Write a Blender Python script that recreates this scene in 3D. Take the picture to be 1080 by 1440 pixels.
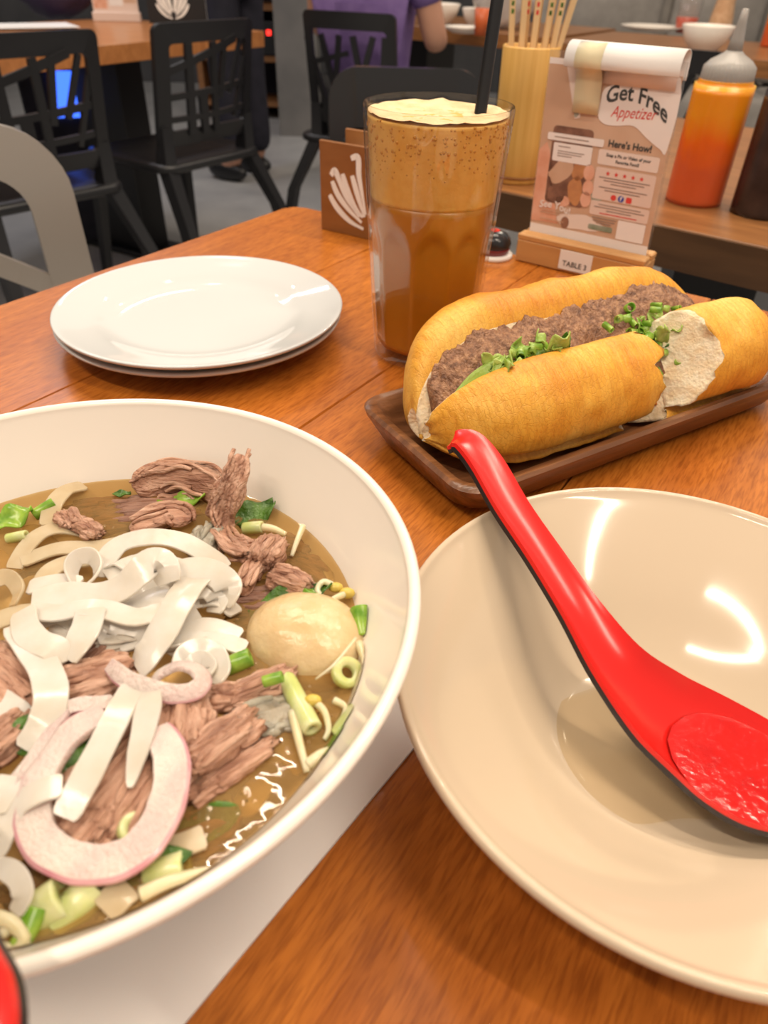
import bpy, bmesh, math, random
from mathutils import Vector, Matrix, noise
R = math.radians
random.seed(7)
for o in list(bpy.data.objects): bpy.data.objects.remove(o)
scene = bpy.context.scene
COL = scene.collection

# ------------------------------------------------------------------ camera
TZ = 0.75                        # height of the table top
PITCH, ROLL, CH, FPX = R(38.1), R(1.87), 0.235, 1000.0
F_ = Vector((0, math.cos(PITCH), -math.sin(PITCH)))
U0 = Vector((0, math.sin(PITCH), math.cos(PITCH)))
X0 = Vector((1, 0, 0))
R_ = X0*math.cos(ROLL) + U0*math.sin(ROLL)
U_ = U0*math.cos(ROLL) - X0*math.sin(ROLL)
CAM = Vector((0, 0, TZ+CH))
cam = bpy.data.cameras.new('camera')
co = bpy.data.objects.new('camera', cam); COL.objects.link(co)
m = Matrix((R_, U_, -F_)).transposed().to_4x4(); m.translation = CAM
co.matrix_world = m
cam.sensor_fit = 'VERTICAL'; cam.sensor_height = 24; cam.lens = 24*FPX/1440
cam.clip_start = 0.01
cam.dof.use_dof = True; cam.dof.focus_distance = 0.33; cam.dof.aperture_fstop = 8.5
scene.camera = co

# ------------------------------------------------------------------ light
scene.view_settings.view_transform = 'Standard'
scene.view_settings.look = 'None'
scene.view_settings.gamma = 1
scene.view_settings.exposure = -0.10
W = bpy.data.worlds.new('world'); scene.world = W; W.use_nodes = True
W.node_tree.nodes['Background'].inputs[0].default_value = (1.0, 0.90, 0.80, 1)
W.node_tree.nodes['Background'].inputs[1].default_value = 0.42

def area(name, loc, size, sizey, power, col, rot=(0, 0, 0)):
    l = bpy.data.lights.new(name, 'AREA'); l.shape = 'RECTANGLE'
    l.size = size; l.size_y = sizey; l.energy = power; l.color = col
    o = bpy.data.objects.new(name, l); COL.objects.link(o)
    o.location = loc; o.rotation_euler = rot
    return o
WARM = (1.0, 0.84, 0.66)
# long tube lamps under the ceiling
area('ceiling_tube_lamp', (-0.6, 1.5, 2.75), 1.5, 0.035, 27, WARM, (0, 0, R(-30)))
area('ceiling_tube_lamp', (0.75, 1.1, 2.75), 1.5, 0.035, 27, WARM, (0, 0, R(-30)))
area('ceiling_tube_lamp', (-0.9, -0.3, 2.75), 1.5, 0.035, 27, WARM, (0, 0, R(-30)))
area('ceiling_tube_lamp', (0.9, -0.4, 2.75), 1.5, 0.035, 27, WARM, (0, 0, R(-30)))
area('ceiling_tube_lamp', (-1.6, 3.6, 2.75), 1.5, 0.10, 20, (0.95, 0.93, 1.0), (0, 0, R(60)))
area('ceiling_tube_lamp', (1.2, 3.4, 2.75), 1.5, 0.035, 27, WARM, (0, 0, R(60)))
# small round pendant bulbs
def bulb(loc, power, rad=0.035, col=WARM):
    l = bpy.data.lights.new('pendant_bulb', 'POINT'); l.energy = power; l.color = col
    l.shadow_soft_size = rad
    o = bpy.data.objects.new('pendant_bulb', l); COL.objects.link(o); o.location = loc
for i in range(6):
    for j in range(4):
        bulb((-1.7+0.62*i+0.21*j, 1.0+0.62*j, 2.45), 1.15, 0.022)

# ------------------------------------------------------------------ helpers
def at(x, y, z=0.0):
    """pixel of the 1080x1440 frame -> point on the level z metres above the table top"""
    d = F_ + R_*((x-540)/FPX) - U_*((y-720)/FPX)
    t = (z-CH)/d.z
    return CAM + d*t

MATS = {}
def nodes(name):
    mt = bpy.data.materials.new(name); mt.use_nodes = True
    nt = mt.node_tree
    return mt, nt, nt.nodes['Principled BSDF'], nt.nodes, nt.links
def setin(b, **k):
    for a, v in k.items():
        b.inputs[a.replace('_', ' ')].default_value = v
def mat(name, c, rough=0.5, c2=None, scale=(20, 20, 20), detail=4, bump=0.0, bscale=None, lo=0.35, hi=0.65,
        spec=0.5, sss=0.0, sssr=(0.01, 0.006, 0.004), metal=0.0, coat=0.0, c3=None):
    mt, nt, b, N, L = nodes(name)
    setin(b, Roughness=rough, Metallic=metal)
    b.inputs['Specular IOR Level'].default_value = spec
    b.inputs['Base Color'].default_value = (*c, 1)
    if sss:
        b.inputs['Subsurface Weight'].default_value = sss
        b.inputs['Subsurface Radius'].default_value = sssr
        b.inputs['Subsurface Scale'].default_value = 1.0
    if coat: b.inputs['Coat Weight'].default_value = coat; b.inputs['Coat Roughness'].default_value = 0.15
    tc = N.new('ShaderNodeTexCoord'); mp = N.new('ShaderNodeMapping')
    L.new(tc.outputs['Object'], mp.inputs[0]); mp.inputs['Scale'].default_value = scale
    if c2:
        n = N.new('ShaderNodeTexNoise'); n.inputs['Scale'].default_value = 1; n.inputs['Detail'].default_value = detail
        L.new(mp.outputs[0], n.inputs['Vector'])
        r = N.new('ShaderNodeValToRGB'); L.new(n.outputs[0], r.inputs[0])
        r.color_ramp.elements[0].position = lo; r.color_ramp.elements[1].position = hi
        r.color_ramp.elements[0].color = (*c, 1); r.color_ramp.elements[1].color = (*c2, 1)
        if c3:
            e = r.color_ramp.elements.new((lo+hi)/2); e.color = (*c3, 1)
        L.new(r.outputs[0], b.inputs['Base Color'])
    if bump:
        n2 = N.new('ShaderNodeTexNoise'); n2.inputs['Detail'].default_value = 5; n2.inputs['Scale'].default_value = 1
        mp2 = N.new('ShaderNodeMapping'); L.new(tc.outputs['Object'], mp2.inputs[0])
        mp2.inputs['Scale'].default_value = bscale or scale
        L.new(mp2.outputs[0], n2.inputs['Vector'])
        bm = N.new('ShaderNodeBump'); bm.inputs['Strength'].default_value = bump; bm.inputs['Distance'].default_value = 0.002
        L.new(n2.outputs[0], bm.inputs['Height']); L.new(bm.outputs[0], b.inputs['Normal'])
    MATS[name] = mt
    return mt

def clear_mat(name, tint=(1, 1, 1), ior=1.45, rough=0.02, body=None, mix=0.0):
    """clear layer: fresnel gloss over a see-through body, optionally clouded with a diffuse body"""
    mt = bpy.data.materials.new(name); mt.use_nodes = True
    nt = mt.node_tree; N, L = nt.nodes, nt.links
    N.remove(N['Principled BSDF']); out = N['Material Output']
    tr = N.new('ShaderNodeBsdfTransparent'); tr.inputs[0].default_value = (*tint, 1)
    gl = N.new('ShaderNodeBsdfGlossy'); gl.inputs['Roughness'].default_value = rough
    # Schlick reflectance, the same from both sides of the wall
    lw = N.new('ShaderNodeLayerWeight'); lw.inputs[0].default_value = 0.5
    pw = N.new('ShaderNodeMath'); pw.operation = 'POWER'; pw.inputs[1].default_value = 5.0
    L.new(lw.outputs['Facing'], pw.inputs[0])
    f0 = ((ior-1)/(ior+1))**2
    fr = N.new('ShaderNodeMath'); fr.operation = 'MULTIPLY_ADD'; fr.inputs[1].default_value = 1-f0; fr.inputs[2].default_value = f0
    L.new(pw.outputs[0], fr.inputs[0])
    src = tr
    if body:
        df = N.new('ShaderNodeBsdfDiffuse'); df.inputs[0].default_value = (*body, 1)
        mb = N.new('ShaderNodeMixShader'); mb.inputs[0].default_value = mix
        L.new(tr.outputs[0], mb.inputs[1]); L.new(df.outputs[0], mb.inputs[2]); src = mb
    mx = N.new('ShaderNodeMixShader')
    L.new(fr.outputs[0], mx.inputs[0]); L.new(src.outputs[0], mx.inputs[1]); L.new(gl.outputs[0], mx.inputs[2])
    L.new(mx.outputs[0], out.inputs[0])
    MATS[name] = mt
    return mt

def wood(name, c1, c2, c3, scale, rough=0.35, bump=0.15, coat=0.0, spec=0.5):
    """streaky wood grain, long along the axis with the small scale value"""
    mt = mat(name, c1, rough, c2, scale, 6, bump, tuple(s*2 for s in scale), 0.25, 0.75, spec=spec, coat=coat, c3=c3)
    return mt

def table_wood():
    '''red oak stain: broad soft bands, long streaks and short dark ray flecks along the plank'''
    mt, nt, b, N, L = nodes('table_wood')
    tc = N.new('ShaderNodeTexCoord')
    def nz(scale, detail=4):
        mp = N.new('ShaderNodeMapping'); L.new(tc.outputs['Object'], mp.inputs[0]); mp.inputs['Scale'].default_value = scale
        n = N.new('ShaderNodeTexNoise'); n.inputs['Scale'].default_value = 1; n.inputs['Detail'].default_value = detail
        L.new(mp.outputs[0], n.inputs['Vector']); return n
    a = nz((26, 4, 26), 5); c = nz((700, 75, 300), 3); d = nz((150, 10, 80), 4)
    r = N.new('ShaderNodeValToRGB'); L.new(a.outputs[0], r.inputs[0])
    e = r.color_ramp.elements; e[0].position = 0.3; e[1].position = 0.7
    e[0].color = (0.385, 0.110, 0.0135, 1); e[1].color = (0.505, 0.168, 0.022, 1)
    def mul(src, n, lo, hi, dark, fac):
        q = N.new('ShaderNodeValToRGB'); L.new(n.outputs[0], q.inputs[0])
        q.color_ramp.elements[0].position = lo; q.color_ramp.elements[1].position = hi
        q.color_ramp.elements[0].color = (*dark, 1); q.color_ramp.elements[1].color = (1.08, 1.08, 1.08, 1)
        m = N.new('ShaderNodeMixRGB'); m.blend_type = 'MULTIPLY'; m.inputs[0].default_value = fac
        L.new(src, m.inputs[1]); L.new(q.outputs[0], m.inputs[2]); return m.outputs[0]
    x = mul(r.outputs[0], d, 0.3, 0.62, (0.78, 0.72, 0.64), 0.8)
    x = mul(x, c, 0.36, 0.56, (0.66, 0.58, 0.50), 0.75)
    L.new(x, b.inputs['Base Color'])
    setin(b, Roughness=0.27); b.inputs['Specular IOR Level'].default_value = 0.55
    bm = N.new('ShaderNodeBump'); bm.inputs['Strength'].default_value = 0.12; bm.inputs['Distance'].default_value = 0.001
    L.new(c.outputs[0], bm.inputs['Height']); L.new(bm.outputs[0], b.inputs['Normal'])
    return mt
def noodle_mat(name, c, c2, clear):
    '''soft wet noodle: partly see-through'''
    mt = mat(name, c, 0.18, c2, (70, 70, 70), sss=0.3, sssr=(0.006, 0.005, 0.004), bump=0.08, bscale=(160, 160, 160))
    N, L = mt.node_tree.nodes, mt.node_tree.links
    tr = N.new('ShaderNodeBsdfTransparent'); mx = N.new('ShaderNodeMixShader'); mx.inputs[0].default_value = clear
    L.new(N['Principled BSDF'].outputs[0], mx.inputs[1]); L.new(tr.outputs[0], mx.inputs[2]); L.new(mx.outputs[0], N['Material Output'].inputs[0])
    return mt
M = {}
# table wood: fine ray flecks running along the planks (local y)
M['table'] = table_wood()
M['table_far'] = wood('far_table_wood', (0.36, 0.14, 0.045), (0.50, 0.21, 0.07), (0.43, 0.17, 0.055), (60, 6, 40), 0.28, 0.05)
M['table_edge'] = wood('neighbour_table_wood', (0.20, 0.085, 0.028), (0.34, 0.15, 0.05), (0.27, 0.115, 0.04), (10, 90, 90), 0.32, 0.06)
M['walnut'] = wood('dark_walnut', (0.075, 0.028, 0.011), (0.29, 0.125, 0.052), (0.165, 0.067, 0.027), (16, 190, 120), 0.32, 0.25)
M['sign_wood'] = wood('pale_block_wood', (0.50, 0.24, 0.085), (0.64, 0.34, 0.13), (0.56, 0.29, 0.10), (10, 80, 80), 0.45, 0.05)
M['box_wood'] = wood('box_wood', (0.23, 0.085, 0.022), (0.33, 0.135, 0.038), (0.28, 0.11, 0.03), (12, 60, 60), 0.4, 0.05)
M['bamboo'] = wood('bamboo', (0.66, 0.36, 0.085), (0.80, 0.48, 0.14), (0.73, 0.42, 0.11), (160, 160, 8), 0.4, 0.05)
M['chopstick'] = wood('chopstick_wood', (0.72, 0.50, 0.26), (0.84, 0.62, 0.36), (0.78, 0.56, 0.30), (200, 200, 12), 0.5, 0.03)
M['white_china'] = mat('white_china', (0.90, 0.825, 0.735), 0.12, spec=0.5, sss=0.0)
M['plate_china'] = mat('plate_china', (0.61, 0.625, 0.63), 0.05, spec=0.5)
M['cream_china'] = mat('cream_melamine', (0.59, 0.475, 0.345), 0.09, (0.62, 0.50, 0.37), (9, 9, 9), spec=0.5)
M['paper'] = mat('white_paper', (0.84, 0.82, 0.80), 0.6)
M['red'] = mat('red_melamine', (0.68, 0.016, 0.012), 0.22, spec=0.5)
M['redblack'] = mat('black_melamine', (0.020, 0.014, 0.013), 0.3)
M['black_plastic'] = mat('black_plastic', (0.012, 0.012, 0.014), 0.38, bump=0.05, bscale=(200, 200, 200))
M['grey_plastic'] = mat('bronze_grey_plastic', (0.52, 0.47, 0.41), 0.34, bump=0.05, bscale=(200, 200, 200), metal=0.75)
M['black_gloss'] = mat('black_gloss', (0.02, 0.02, 0.022), 0.18)
M['noodle'] = noodle_mat('rice_noodle', (0.79, 0.735, 0.655), (0.70, 0.62, 0.51), 0.18)
M['noodle_wet'] = noodle_mat('soaked_noodle', (0.66, 0.54, 0.36), (0.58, 0.44, 0.26), 0.30)
M['onion'] = mat('onion_flesh', (0.72, 0.61, 0.55), 0.14, (0.64, 0.48, 0.45), (90, 90, 90), bump=0.6, bscale=(700, 700, 700), sss=0.4, sssr=(0.006, 0.004, 0.004))
M['onion_skin'] = mat('onion_purple', (0.50, 0.21, 0.25), 0.22, (0.62, 0.36, 0.37), (110, 110, 110), sss=0.2, sssr=(0.004, 0.002, 0.002))
M['beef'] = mat('stewed_beef', (0.26, 0.108, 0.062), 0.34, (0.68, 0.405, 0.285), (60, 330, 330), 6, 1.0, (110, 900, 900), 0.30, 0.66, sss=0.1, c3=(0.49, 0.255, 0.165))
M['beef_dark'] = mat('wet_beef', (0.15, 0.065, 0.04), 0.40, (0.36, 0.19, 0.125), (55, 240, 240), 5, 1.0, (90, 700, 700), 0.30, 0.70, c3=(0.25, 0.12, 0.078))
M['gristle'] = mat('tendon', (0.27, 0.23, 0.17), 0.25, (0.38, 0.33, 0.25), (120, 120, 120), bump=0.6, bscale=(300, 300, 300), sss=0.3)
M['ball'] = mat('pale_egg', (0.60, 0.43, 0.22), 0.16, (0.69, 0.53, 0.31), (70, 70, 70), bump=0.25, bscale=(350, 350, 350), sss=0.25)
M['green'] = mat('scallion_green', (0.10, 0.24, 0.015), 0.25, (0.28, 0.43, 0.05), (150, 150, 150), sss=0.2, sssr=(.002, .004, .001))
M['green_dark'] = mat('herb_green', (0.035, 0.10, 0.012), 0.3, (0.09, 0.20, 0.02), (150, 150, 150), bump=0.6, bscale=(500, 500, 500))
M['green_pale'] = mat('scallion_white', (0.62, 0.62, 0.34), 0.22, (0.50, 0.56, 0.18), (120, 120, 120), sss=0.3)
M['lettuce'] = mat('lettuce', (0.15, 0.30, 0.02), 0.35, (0.38, 0.50, 0.10), (90, 90, 90), bump=0.4, bscale=(300, 300, 300), sss=0.15)
M['sprout'] = mat('bean_sprout', (0.72, 0.62, 0.42), 0.2, (0.64, 0.53, 0.31), (120, 120, 120), sss=0.4)
M['sprout_head'] = mat('sprout_head', (0.62, 0.48, 0.08), 0.3, (0.52, 0.38, 0.08), (150, 150, 150))
M['crust'] = None
M['crumb'] = mat('bread_crumb', (0.90, 0.70, 0.44), 0.8, (0.96, 0.84, 0.62), (160, 160, 160), 5, 0.6, (420, 420, 420), sss=0.1)
M['meat'] = mat('grilled_pork', (0.13, 0.050, 0.022), 0.45, (0.47, 0.25, 0.13), (260, 260, 260), 6, 1.0, (600, 600, 600), 0.30, 0.70, c3=(0.28, 0.13, 0.065))
M['carrot'] = mat('carrot', (0.72, 0.22, 0.02), 0.4)
M['foam'] = mat('coffee_foam', (0.78, 0.40, 0.075), 0.55, (0.84, 0.47, 0.11), (110, 110, 110), 4, 0.3, (260, 260, 260), sss=0.1)
M['foam_top'] = mat('coffee_foam_top', (0.76, 0.52, 0.26), 0.55, (0.84, 0.65, 0.39), (90, 90, 90), 4, 0.6, (330, 330, 330))
M['coffee'] = mat('milk_coffee', (0.46, 0.165, 0.008), 0.3, (0.54, 0.205, 0.014), (30, 30, 12))
M['bubble'] = mat('dark_bubble', (0.55, 0.25, 0.04), 0.35)
M['napkin'] = mat('napkin_white', (0.88, 0.85, 0.82), 0.7)
M['label_white'] = mat('label_white', (0.86, 0.83, 0.80), 0.4)
M['ink'] = mat('ink_dark', (0.055, 0.06, 0.062), 0.5)
M['ink_red'] = mat('ink_red', (0.70, 0.06, 0.05), 0.5)
M['ink_grey'] = mat('ink_grey', (0.30, 0.22, 0.19), 0.5)
M['ink_blue'] = mat('ink_blue', (0.05, 0.08, 0.40), 0.5)
M['post_tan'] = mat('poster_tan', (0.58, 0.37, 0.25), 0.4, (0.64, 0.44, 0.32), (30, 30, 30))
M['post_pink'] = mat('poster_pink', (0.76, 0.60, 0.53), 0.4)
M['post_pale'] = mat('poster_pale', (0.80, 0.68, 0.62), 0.4)
M['post_white'] = mat('poster_white', (0.85, 0.79, 0.77), 0.4)
M['post_skin'] = mat('poster_skin', (0.70, 0.33, 0.21), 0.4, (0.78, 0.45, 0.33), (60, 60, 60))
M['post_brown'] = mat('poster_brown', (0.16, 0.075, 0.05), 0.4, (0.30, 0.15, 0.10), (90, 90, 90))
M['post_orange'] = mat('poster_orange', (0.62, 0.30, 0.12), 0.4, (0.45, 0.20, 0.09), (70, 70, 70))
M['post_green'] = mat('poster_green', (0.20, 0.25, 0.17), 0.4, (0.42, 0.42, 0.36), (70, 70, 70))
M['tape'] = clear_mat('masking_tape', (0.9, 0.85, 0.68), 1.3, 0.4, (0.84, 0.76, 0.52), 0.84)
M['acrylic'] = clear_mat('clear_acrylic', (0.95, 0.94, 0.93), 1.45, 0.03, (0.8, 0.78, 0.76), 0.05)
M['glass'] = clear_mat('drinking_glass', (0.975, 0.972, 0.965), 1.5, 0.015)
M['cap'] = mat('grey_cap', (0.36, 0.34, 0.32), 0.35, sss=0.2)
M['bag'] = clear_mat('plastic_bag', (0.9, 0.9, 0.9), 1.45, 0.1, (0.72, 0.66, 0.62), 0.55)
M['purple'] = mat('purple_cotton', (0.155, 0.092, 0.27), 0.8, (0.20, 0.125, 0.33), (25, 25, 25), bump=0.2)
M['skin'] = mat('skin', (0.52, 0.27, 0.18), 0.5)
M['hair'] = mat('dark_hair', (0.03, 0.018, 0.012), 0.5)
M['navy'] = mat('black_navy_cloth', (0.010, 0.010, 0.020), 0.8, (0.017, 0.016, 0.03), (20, 20, 20))
M['grey_cloth'] = mat('charcoal_cloth', (0.06, 0.06, 0.065), 0.8)
M['floor'] = mat('grey_concrete', (0.33, 0.33, 0.335), 0.36, (0.45, 0.447, 0.44), (5, 5, 5), 8, 0.1, (60, 60, 60), 0.3, 0.7)
M['wall_dark'] = mat('dark_wall', (0.07, 0.07, 0.075), 0.7, (0.10, 0.10, 0.105), (3, 3, 3), 6)
M['wall_grey'] = mat('grey_plaster', (0.155, 0.15, 0.145), 0.7, (0.21, 0.20, 0.19), (4, 4, 4), 6)
M['upholstery'] = mat('grey_upholstery', (0.26, 0.24, 0.22), 0.7, (0.33, 0.305, 0.28), (14, 14, 14), 6, 0.2)
M['hoisin'] = mat('hoisin_bottle', (0.030, 0.018, 0.016), 0.25, (0.055, 0.032, 0.028), (30, 30, 30))
M['wicker'] = mat('pale_wicker', (0.62, 0.36, 0.19), 0.5, (0.74, 0.48, 0.28), (50, 50, 50))
M['bulbglow'] = None
def emit(name, c, s):
    mt, nt, b, N, L = nodes(name)
    b.inputs['Base Color'].default_value = (*c, 1)
    b.inputs['Emission Color'].default_value = (*c, 1); b.inputs['Emission Strength'].default_value = s
    return mt
M['blue_led'] = emit('blue_led', (0.05, 0.16, 1.0), 2.2)
M['red_led'] = emit('red_led', (1.0, 0.03, 0.02), 3)

def crust_mat():
    mt, nt, b, N, L = nodes('bread_crust')
    tc = N.new('ShaderNodeTexCoord')
    n = N.new('ShaderNodeTexNoise'); n.inputs['Scale'].default_value = 22; n.inputs['Detail'].default_value = 5
    L.new(tc.outputs['Object'], n.inputs['Vector'])
    r = N.new('ShaderNodeValToRGB'); L.new(n.outputs[0], r.inputs[0])
    e = r.color_ramp.elements; e[0].position = 0.30; e[1].position = 0.72
    e[0].color = (0.70, 0.265, 0.018, 1); e[1].color = (0.90, 0.57, 0.125, 1)
    k = e.new(0.5); k.color = (0.84, 0.42, 0.045, 1)
    # fine crackle of the crust
    v = N.new('ShaderNodeTexVoronoi'); v.feature = 'DISTANCE_TO_EDGE'; v.inputs['Scale'].default_value = 330
    wv = N.new('ShaderNodeTexNoise'); wv.inputs['Scale'].default_value = 120
    mixv = N.new('ShaderNodeMixRGB'); mixv.inputs[0].default_value = 0.006
    L.new(tc.outputs['Object'], mixv.inputs[1]); L.new(wv.outputs['Color'], mixv.inputs[2]); L.new(tc.outputs['Object'], wv.inputs['Vector'])
    L.new(mixv.outputs[0], v.inputs['Vector'])
    cr = N.new('ShaderNodeValToRGB'); L.new(v.outputs['Distance'], cr.inputs[0])
    cr.color_ramp.elements[0].position = 0.0; cr.color_ramp.elements[1].position = 0.10
    cr.color_ramp.elements[0].color = (0.86, 0.80, 0.72, 1); cr.color_ramp.elements[1].color = (1, 1, 1, 1)
    mu = N.new('ShaderNodeMixRGB'); mu.blend_type = 'MULTIPLY'; mu.inputs[0].default_value = 0.7
    L.new(r.outputs[0], mu.inputs[1]); L.new(cr.outputs[0], mu.inputs[2]); L.new(mu.outputs[0], b.inputs['Base Color'])
    bm = N.new('ShaderNodeBump'); bm.inputs['Strength'].default_value = 0.4; bm.inputs['Distance'].default_value = 0.0012
    L.new(cr.outputs[0], bm.inputs['Height']); L.new(bm.outputs[0], b.inputs['Normal'])
    mp = N.new('ShaderNodeMapping'); mp.inputs['Scale'].default_value = (420, 70, 70); L.new(tc.outputs['Object'], mp.inputs[0])
    wn = N.new('ShaderNodeTexNoise'); wn.inputs['Scale'].default_value = 1; wn.inputs['Detail'].default_value = 4; L.new(mp.outputs[0], wn.inputs['Vector'])
    bm2 = N.new('ShaderNodeBump'); bm2.inputs['Strength'].default_value = 0.55; bm2.inputs['Distance'].default_value = 0.0014
    L.new(wn.outputs[0], bm2.inputs['Height']); L.new(bm.outputs[0], bm2.inputs['Normal']); L.new(bm2.outputs[0], b.inputs['Normal'])
    wr = N.new('ShaderNodeValToRGB'); L.new(wn.outputs[0], wr.inputs[0])
    wr.color_ramp.elements[0].position = 0.32; wr.color_ramp.elements[1].position = 0.6
    wr.color_ramp.elements[0].color = (0.80, 0.66, 0.5, 1); wr.color_ramp.elements[1].color = (1, 1, 1, 1)
    mw = N.new('ShaderNodeMixRGB'); mw.blend_type = 'MULTIPLY'; mw.inputs[0].default_value = 0.6
    L.new(mu.outputs[0], mw.inputs[1]); L.new(wr.outputs[0], mw.inputs[2]); L.new(mw.outputs[0], b.inputs['Base Color'])
    b.inputs['Roughness'].default_value = 0.48
    return mt
M['crust'] = crust_mat()

def sauce_mat():
    """squeeze bottle: sauce fills the lower part, a thin orange film clings above it"""
    mt, nt, b, N, L = nodes('chilli_sauce_bottle')
    tc = N.new('ShaderNodeTexCoord'); sp = N.new('ShaderNodeSeparateXYZ'); L.new(tc.outputs['Object'], sp.inputs[0])
    n = N.new('ShaderNodeTexNoise'); n.inputs['Scale'].default_value = 40; L.new(tc.outputs['Object'], n.inputs['Vector'])
    ma = N.new('ShaderNodeMath'); ma.operation = 'MULTIPLY_ADD'; L.new(n.outputs[0], ma.inputs[0]); ma.inputs[1].default_value = 0.03
    L.new(sp.outputs['Z'], ma.inputs[2])
    r = N.new('ShaderNodeValToRGB'); L.new(ma.outputs[0], r.inputs[0])
    e = r.color_ramp.elements; e[0].position = 0.055; e[0].color = (0.64, 0.11, 0.03, 1); e[1].position = 0.115; e[1].color = (0.83, 0.30, 0.012, 1)
    k = e.new(0.085); k.color = (0.80, 0.14, 0.008, 1)
    L.new(r.outputs[0], b.inputs['Base Color'])
    setin(b, Roughness=0.28); b.inputs['Subsurface Weight'].default_value = 0.4
    b.inputs['Subsurface Radius'].default_value = (0.02, 0.008, 0.002); b.inputs['Subsurface Scale'].default_value = 1
    return mt
M['sauce'] = sauce_mat()

def broth_mat():
    mt = bpy.data.materials.new('broth'); mt.use_nodes = True
    nt = mt.node_tree; N, L = nt.nodes, nt.links
    b = N['Principled BSDF']; out = N['Material Output']
    tc = N.new('ShaderNodeTexCoord')
    n = N.new('ShaderNodeTexNoise'); n.inputs['Scale'].default_value = 28; n.inputs['Detail'].default_value = 4
    L.new(tc.outputs['Object'], n.inputs['Vector'])
    r = N.new('ShaderNodeValToRGB'); L.new(n.outputs[0], r.inputs[0])
    e = r.color_ramp.elements; e[0].position = 0.35; e[1].position = 0.7
    e[0].color = (0.36, 0.21, 0.065, 1); e[1].color = (0.52, 0.35, 0.150, 1)
    L.new(r.outputs[0], b.inputs['Base Color']); setin(b, Roughness=0.04)
    b.inputs['Specular IOR Level'].default_value = 0.5
    n2 = N.new('ShaderNodeTexNoise'); n2.inputs['Scale'].default_value = 75; n2.inputs['Detail'].default_value = 2
    L.new(tc.outputs['Object'], n2.inputs['Vector'])
    bm = N.new('ShaderNodeBump'); bm.inputs['Strength'].default_value = 0.25; bm.inputs['Distance'].default_value = 0.002
    L.new(n2.outputs[0], bm.inputs['Height']); L.new(bm.outputs[0], b.inputs['Normal'])
    tr = N.new('ShaderNodeBsdfTransparent'); tr.inputs[0].default_value = (0.88, 0.70, 0.42, 1)
    mx = N.new('ShaderNodeMixShader'); mx.inputs[0].default_value = 0.36
    L.new(tr.outputs[0], mx.inputs[1]); L.new(b.outputs[0], mx.inputs[2]); L.new(mx.outputs[0], out.inputs[0])
    return mt
M['broth'] = broth_mat()

# ---- objects
def tag(o, label=None, cat=None, group=None, kind=None):
    if label: o['label'] = label
    if cat: o['category'] = cat
    if group: o['group'] = group
    if kind: o['kind'] = kind
    return o
def empty(name, loc, label, cat, group=None, rz=0.0):
    o = bpy.data.objects.new(name, None); COL.objects.link(o); o.empty_display_size = 0.05
    o.location = loc; o.rotation_euler = (0, 0, rz)
    return tag(o, label, cat, group)
def mesh(name, vs, fs, mt, parent=None, smooth=True, local=True, mi=None, loc=None):
    """vs in the parent's space when local, else in world space (the parent is then not rotated)"""
    me = bpy.data.meshes.new(name)
    vs = [Vector(v) for v in vs]
    org = Vector((0, 0, 0))
    if not local and parent is not None: vs = [v-parent.location for v in vs]
    if parent is None:
        c = sum(vs, Vector())/len(vs); c.z = min(v.z for v in vs)
        if loc is not None: c = Vector(loc)
        vs = [v-c for v in vs]; org = c
    me.from_pydata([tuple(v) for v in vs], [], fs); me.update()
    mts = mt if isinstance(mt, (list, tuple)) else [mt]
    for a in mts: me.materials.append(a)
    if mi:
        for p, i in zip(me.polygons, mi): p.material_index = i
    if smooth:
        for p in me.polygons: p.use_smooth = True
    o = bpy.data.objects.new(name, me); COL.objects.link(o); o.location = org
    if parent is not None: o.parent = parent
    bm = bmesh.new(); bm.from_mesh(me); bmesh.ops.recalc_face_normals(bm, faces=bm.faces); bm.to_mesh(me); bm.free()
    return o
def autosmooth(o, ang=35):
    me = o.data
    bm = bmesh.new(); bm.from_mesh(me)
    for e in bm.edges:
        if len(e.link_faces) == 2 and e.calc_face_angle(0) > R(ang): e.smooth = False
    bm.to_mesh(me); bm.free()
    return o
def cat_(*parts):
    V, Fc = [], []
    for vs, fs in parts:
        k = len(V); V += list(vs); Fc += [tuple(i+k for i in f) for f in fs]
    return V, Fc
def boxg(x0, x1, y0, y1, z0, z1, b=0.0):
    """box with optional chamfered edges"""
    if b <= 0:
        vs = [(x, y, z) for z in (z0, z1) for x, y in ((x0, y0), (x1, y0), (x1, y1), (x0, y1))]
        return vs, [(3, 2, 1, 0), (4, 5, 6, 7), (0, 1, 5, 4), (1, 2, 6, 5), (2, 3, 7, 6), (3, 0, 4, 7)]
    rings = []
    for z, i in ((z0, b), (z0+b, 0), (z1-b, 0), (z1, b)):
        q = []
        for (cx, cy, sx, sy) in ((x0, y0, 1, 1), (x1, y0, -1, 1), (x1, y1, -1, -1), (x0, y1, 1, -1)):
            a = (cx+sx*(b+i), cy+sy*i); c = (cx+sx*i, cy+sy*(b+i))
            q += [c, a] if (sx*sy > 0) else [a, c]
        rings.append([(x, y, z) for x, y in q])
    return rings_(rings)
def rings_(rings, cap=True, closed=True):
    n = len(rings[0]); vs = [p for r in rings for p in r]; fs = []
    for i in range(len(rings)-1):
        for j in range(n if closed else n-1):
            k = (j+1) % n
            fs.append((i*n+j, i*n+k, (i+1)*n+k, (i+1)*n+j))
    if cap:
        fs.append(tuple(range(n-1, -1, -1))); fs.append(tuple((len(rings)-1)*n+j for j in range(n)))
    return vs, fs
def lathe(prof, n=64, fn=None, cap=False):
    rings = []
    for r, z in prof:
        ring = []
        for i in range(n):
            a = 2*math.pi*i/n
            rr = fn(r, z, a) if fn else r
            ring.append((rr*math.cos(a), rr*math.sin(a), z))
        rings.append(ring)
    return rings_(rings, cap)
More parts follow.
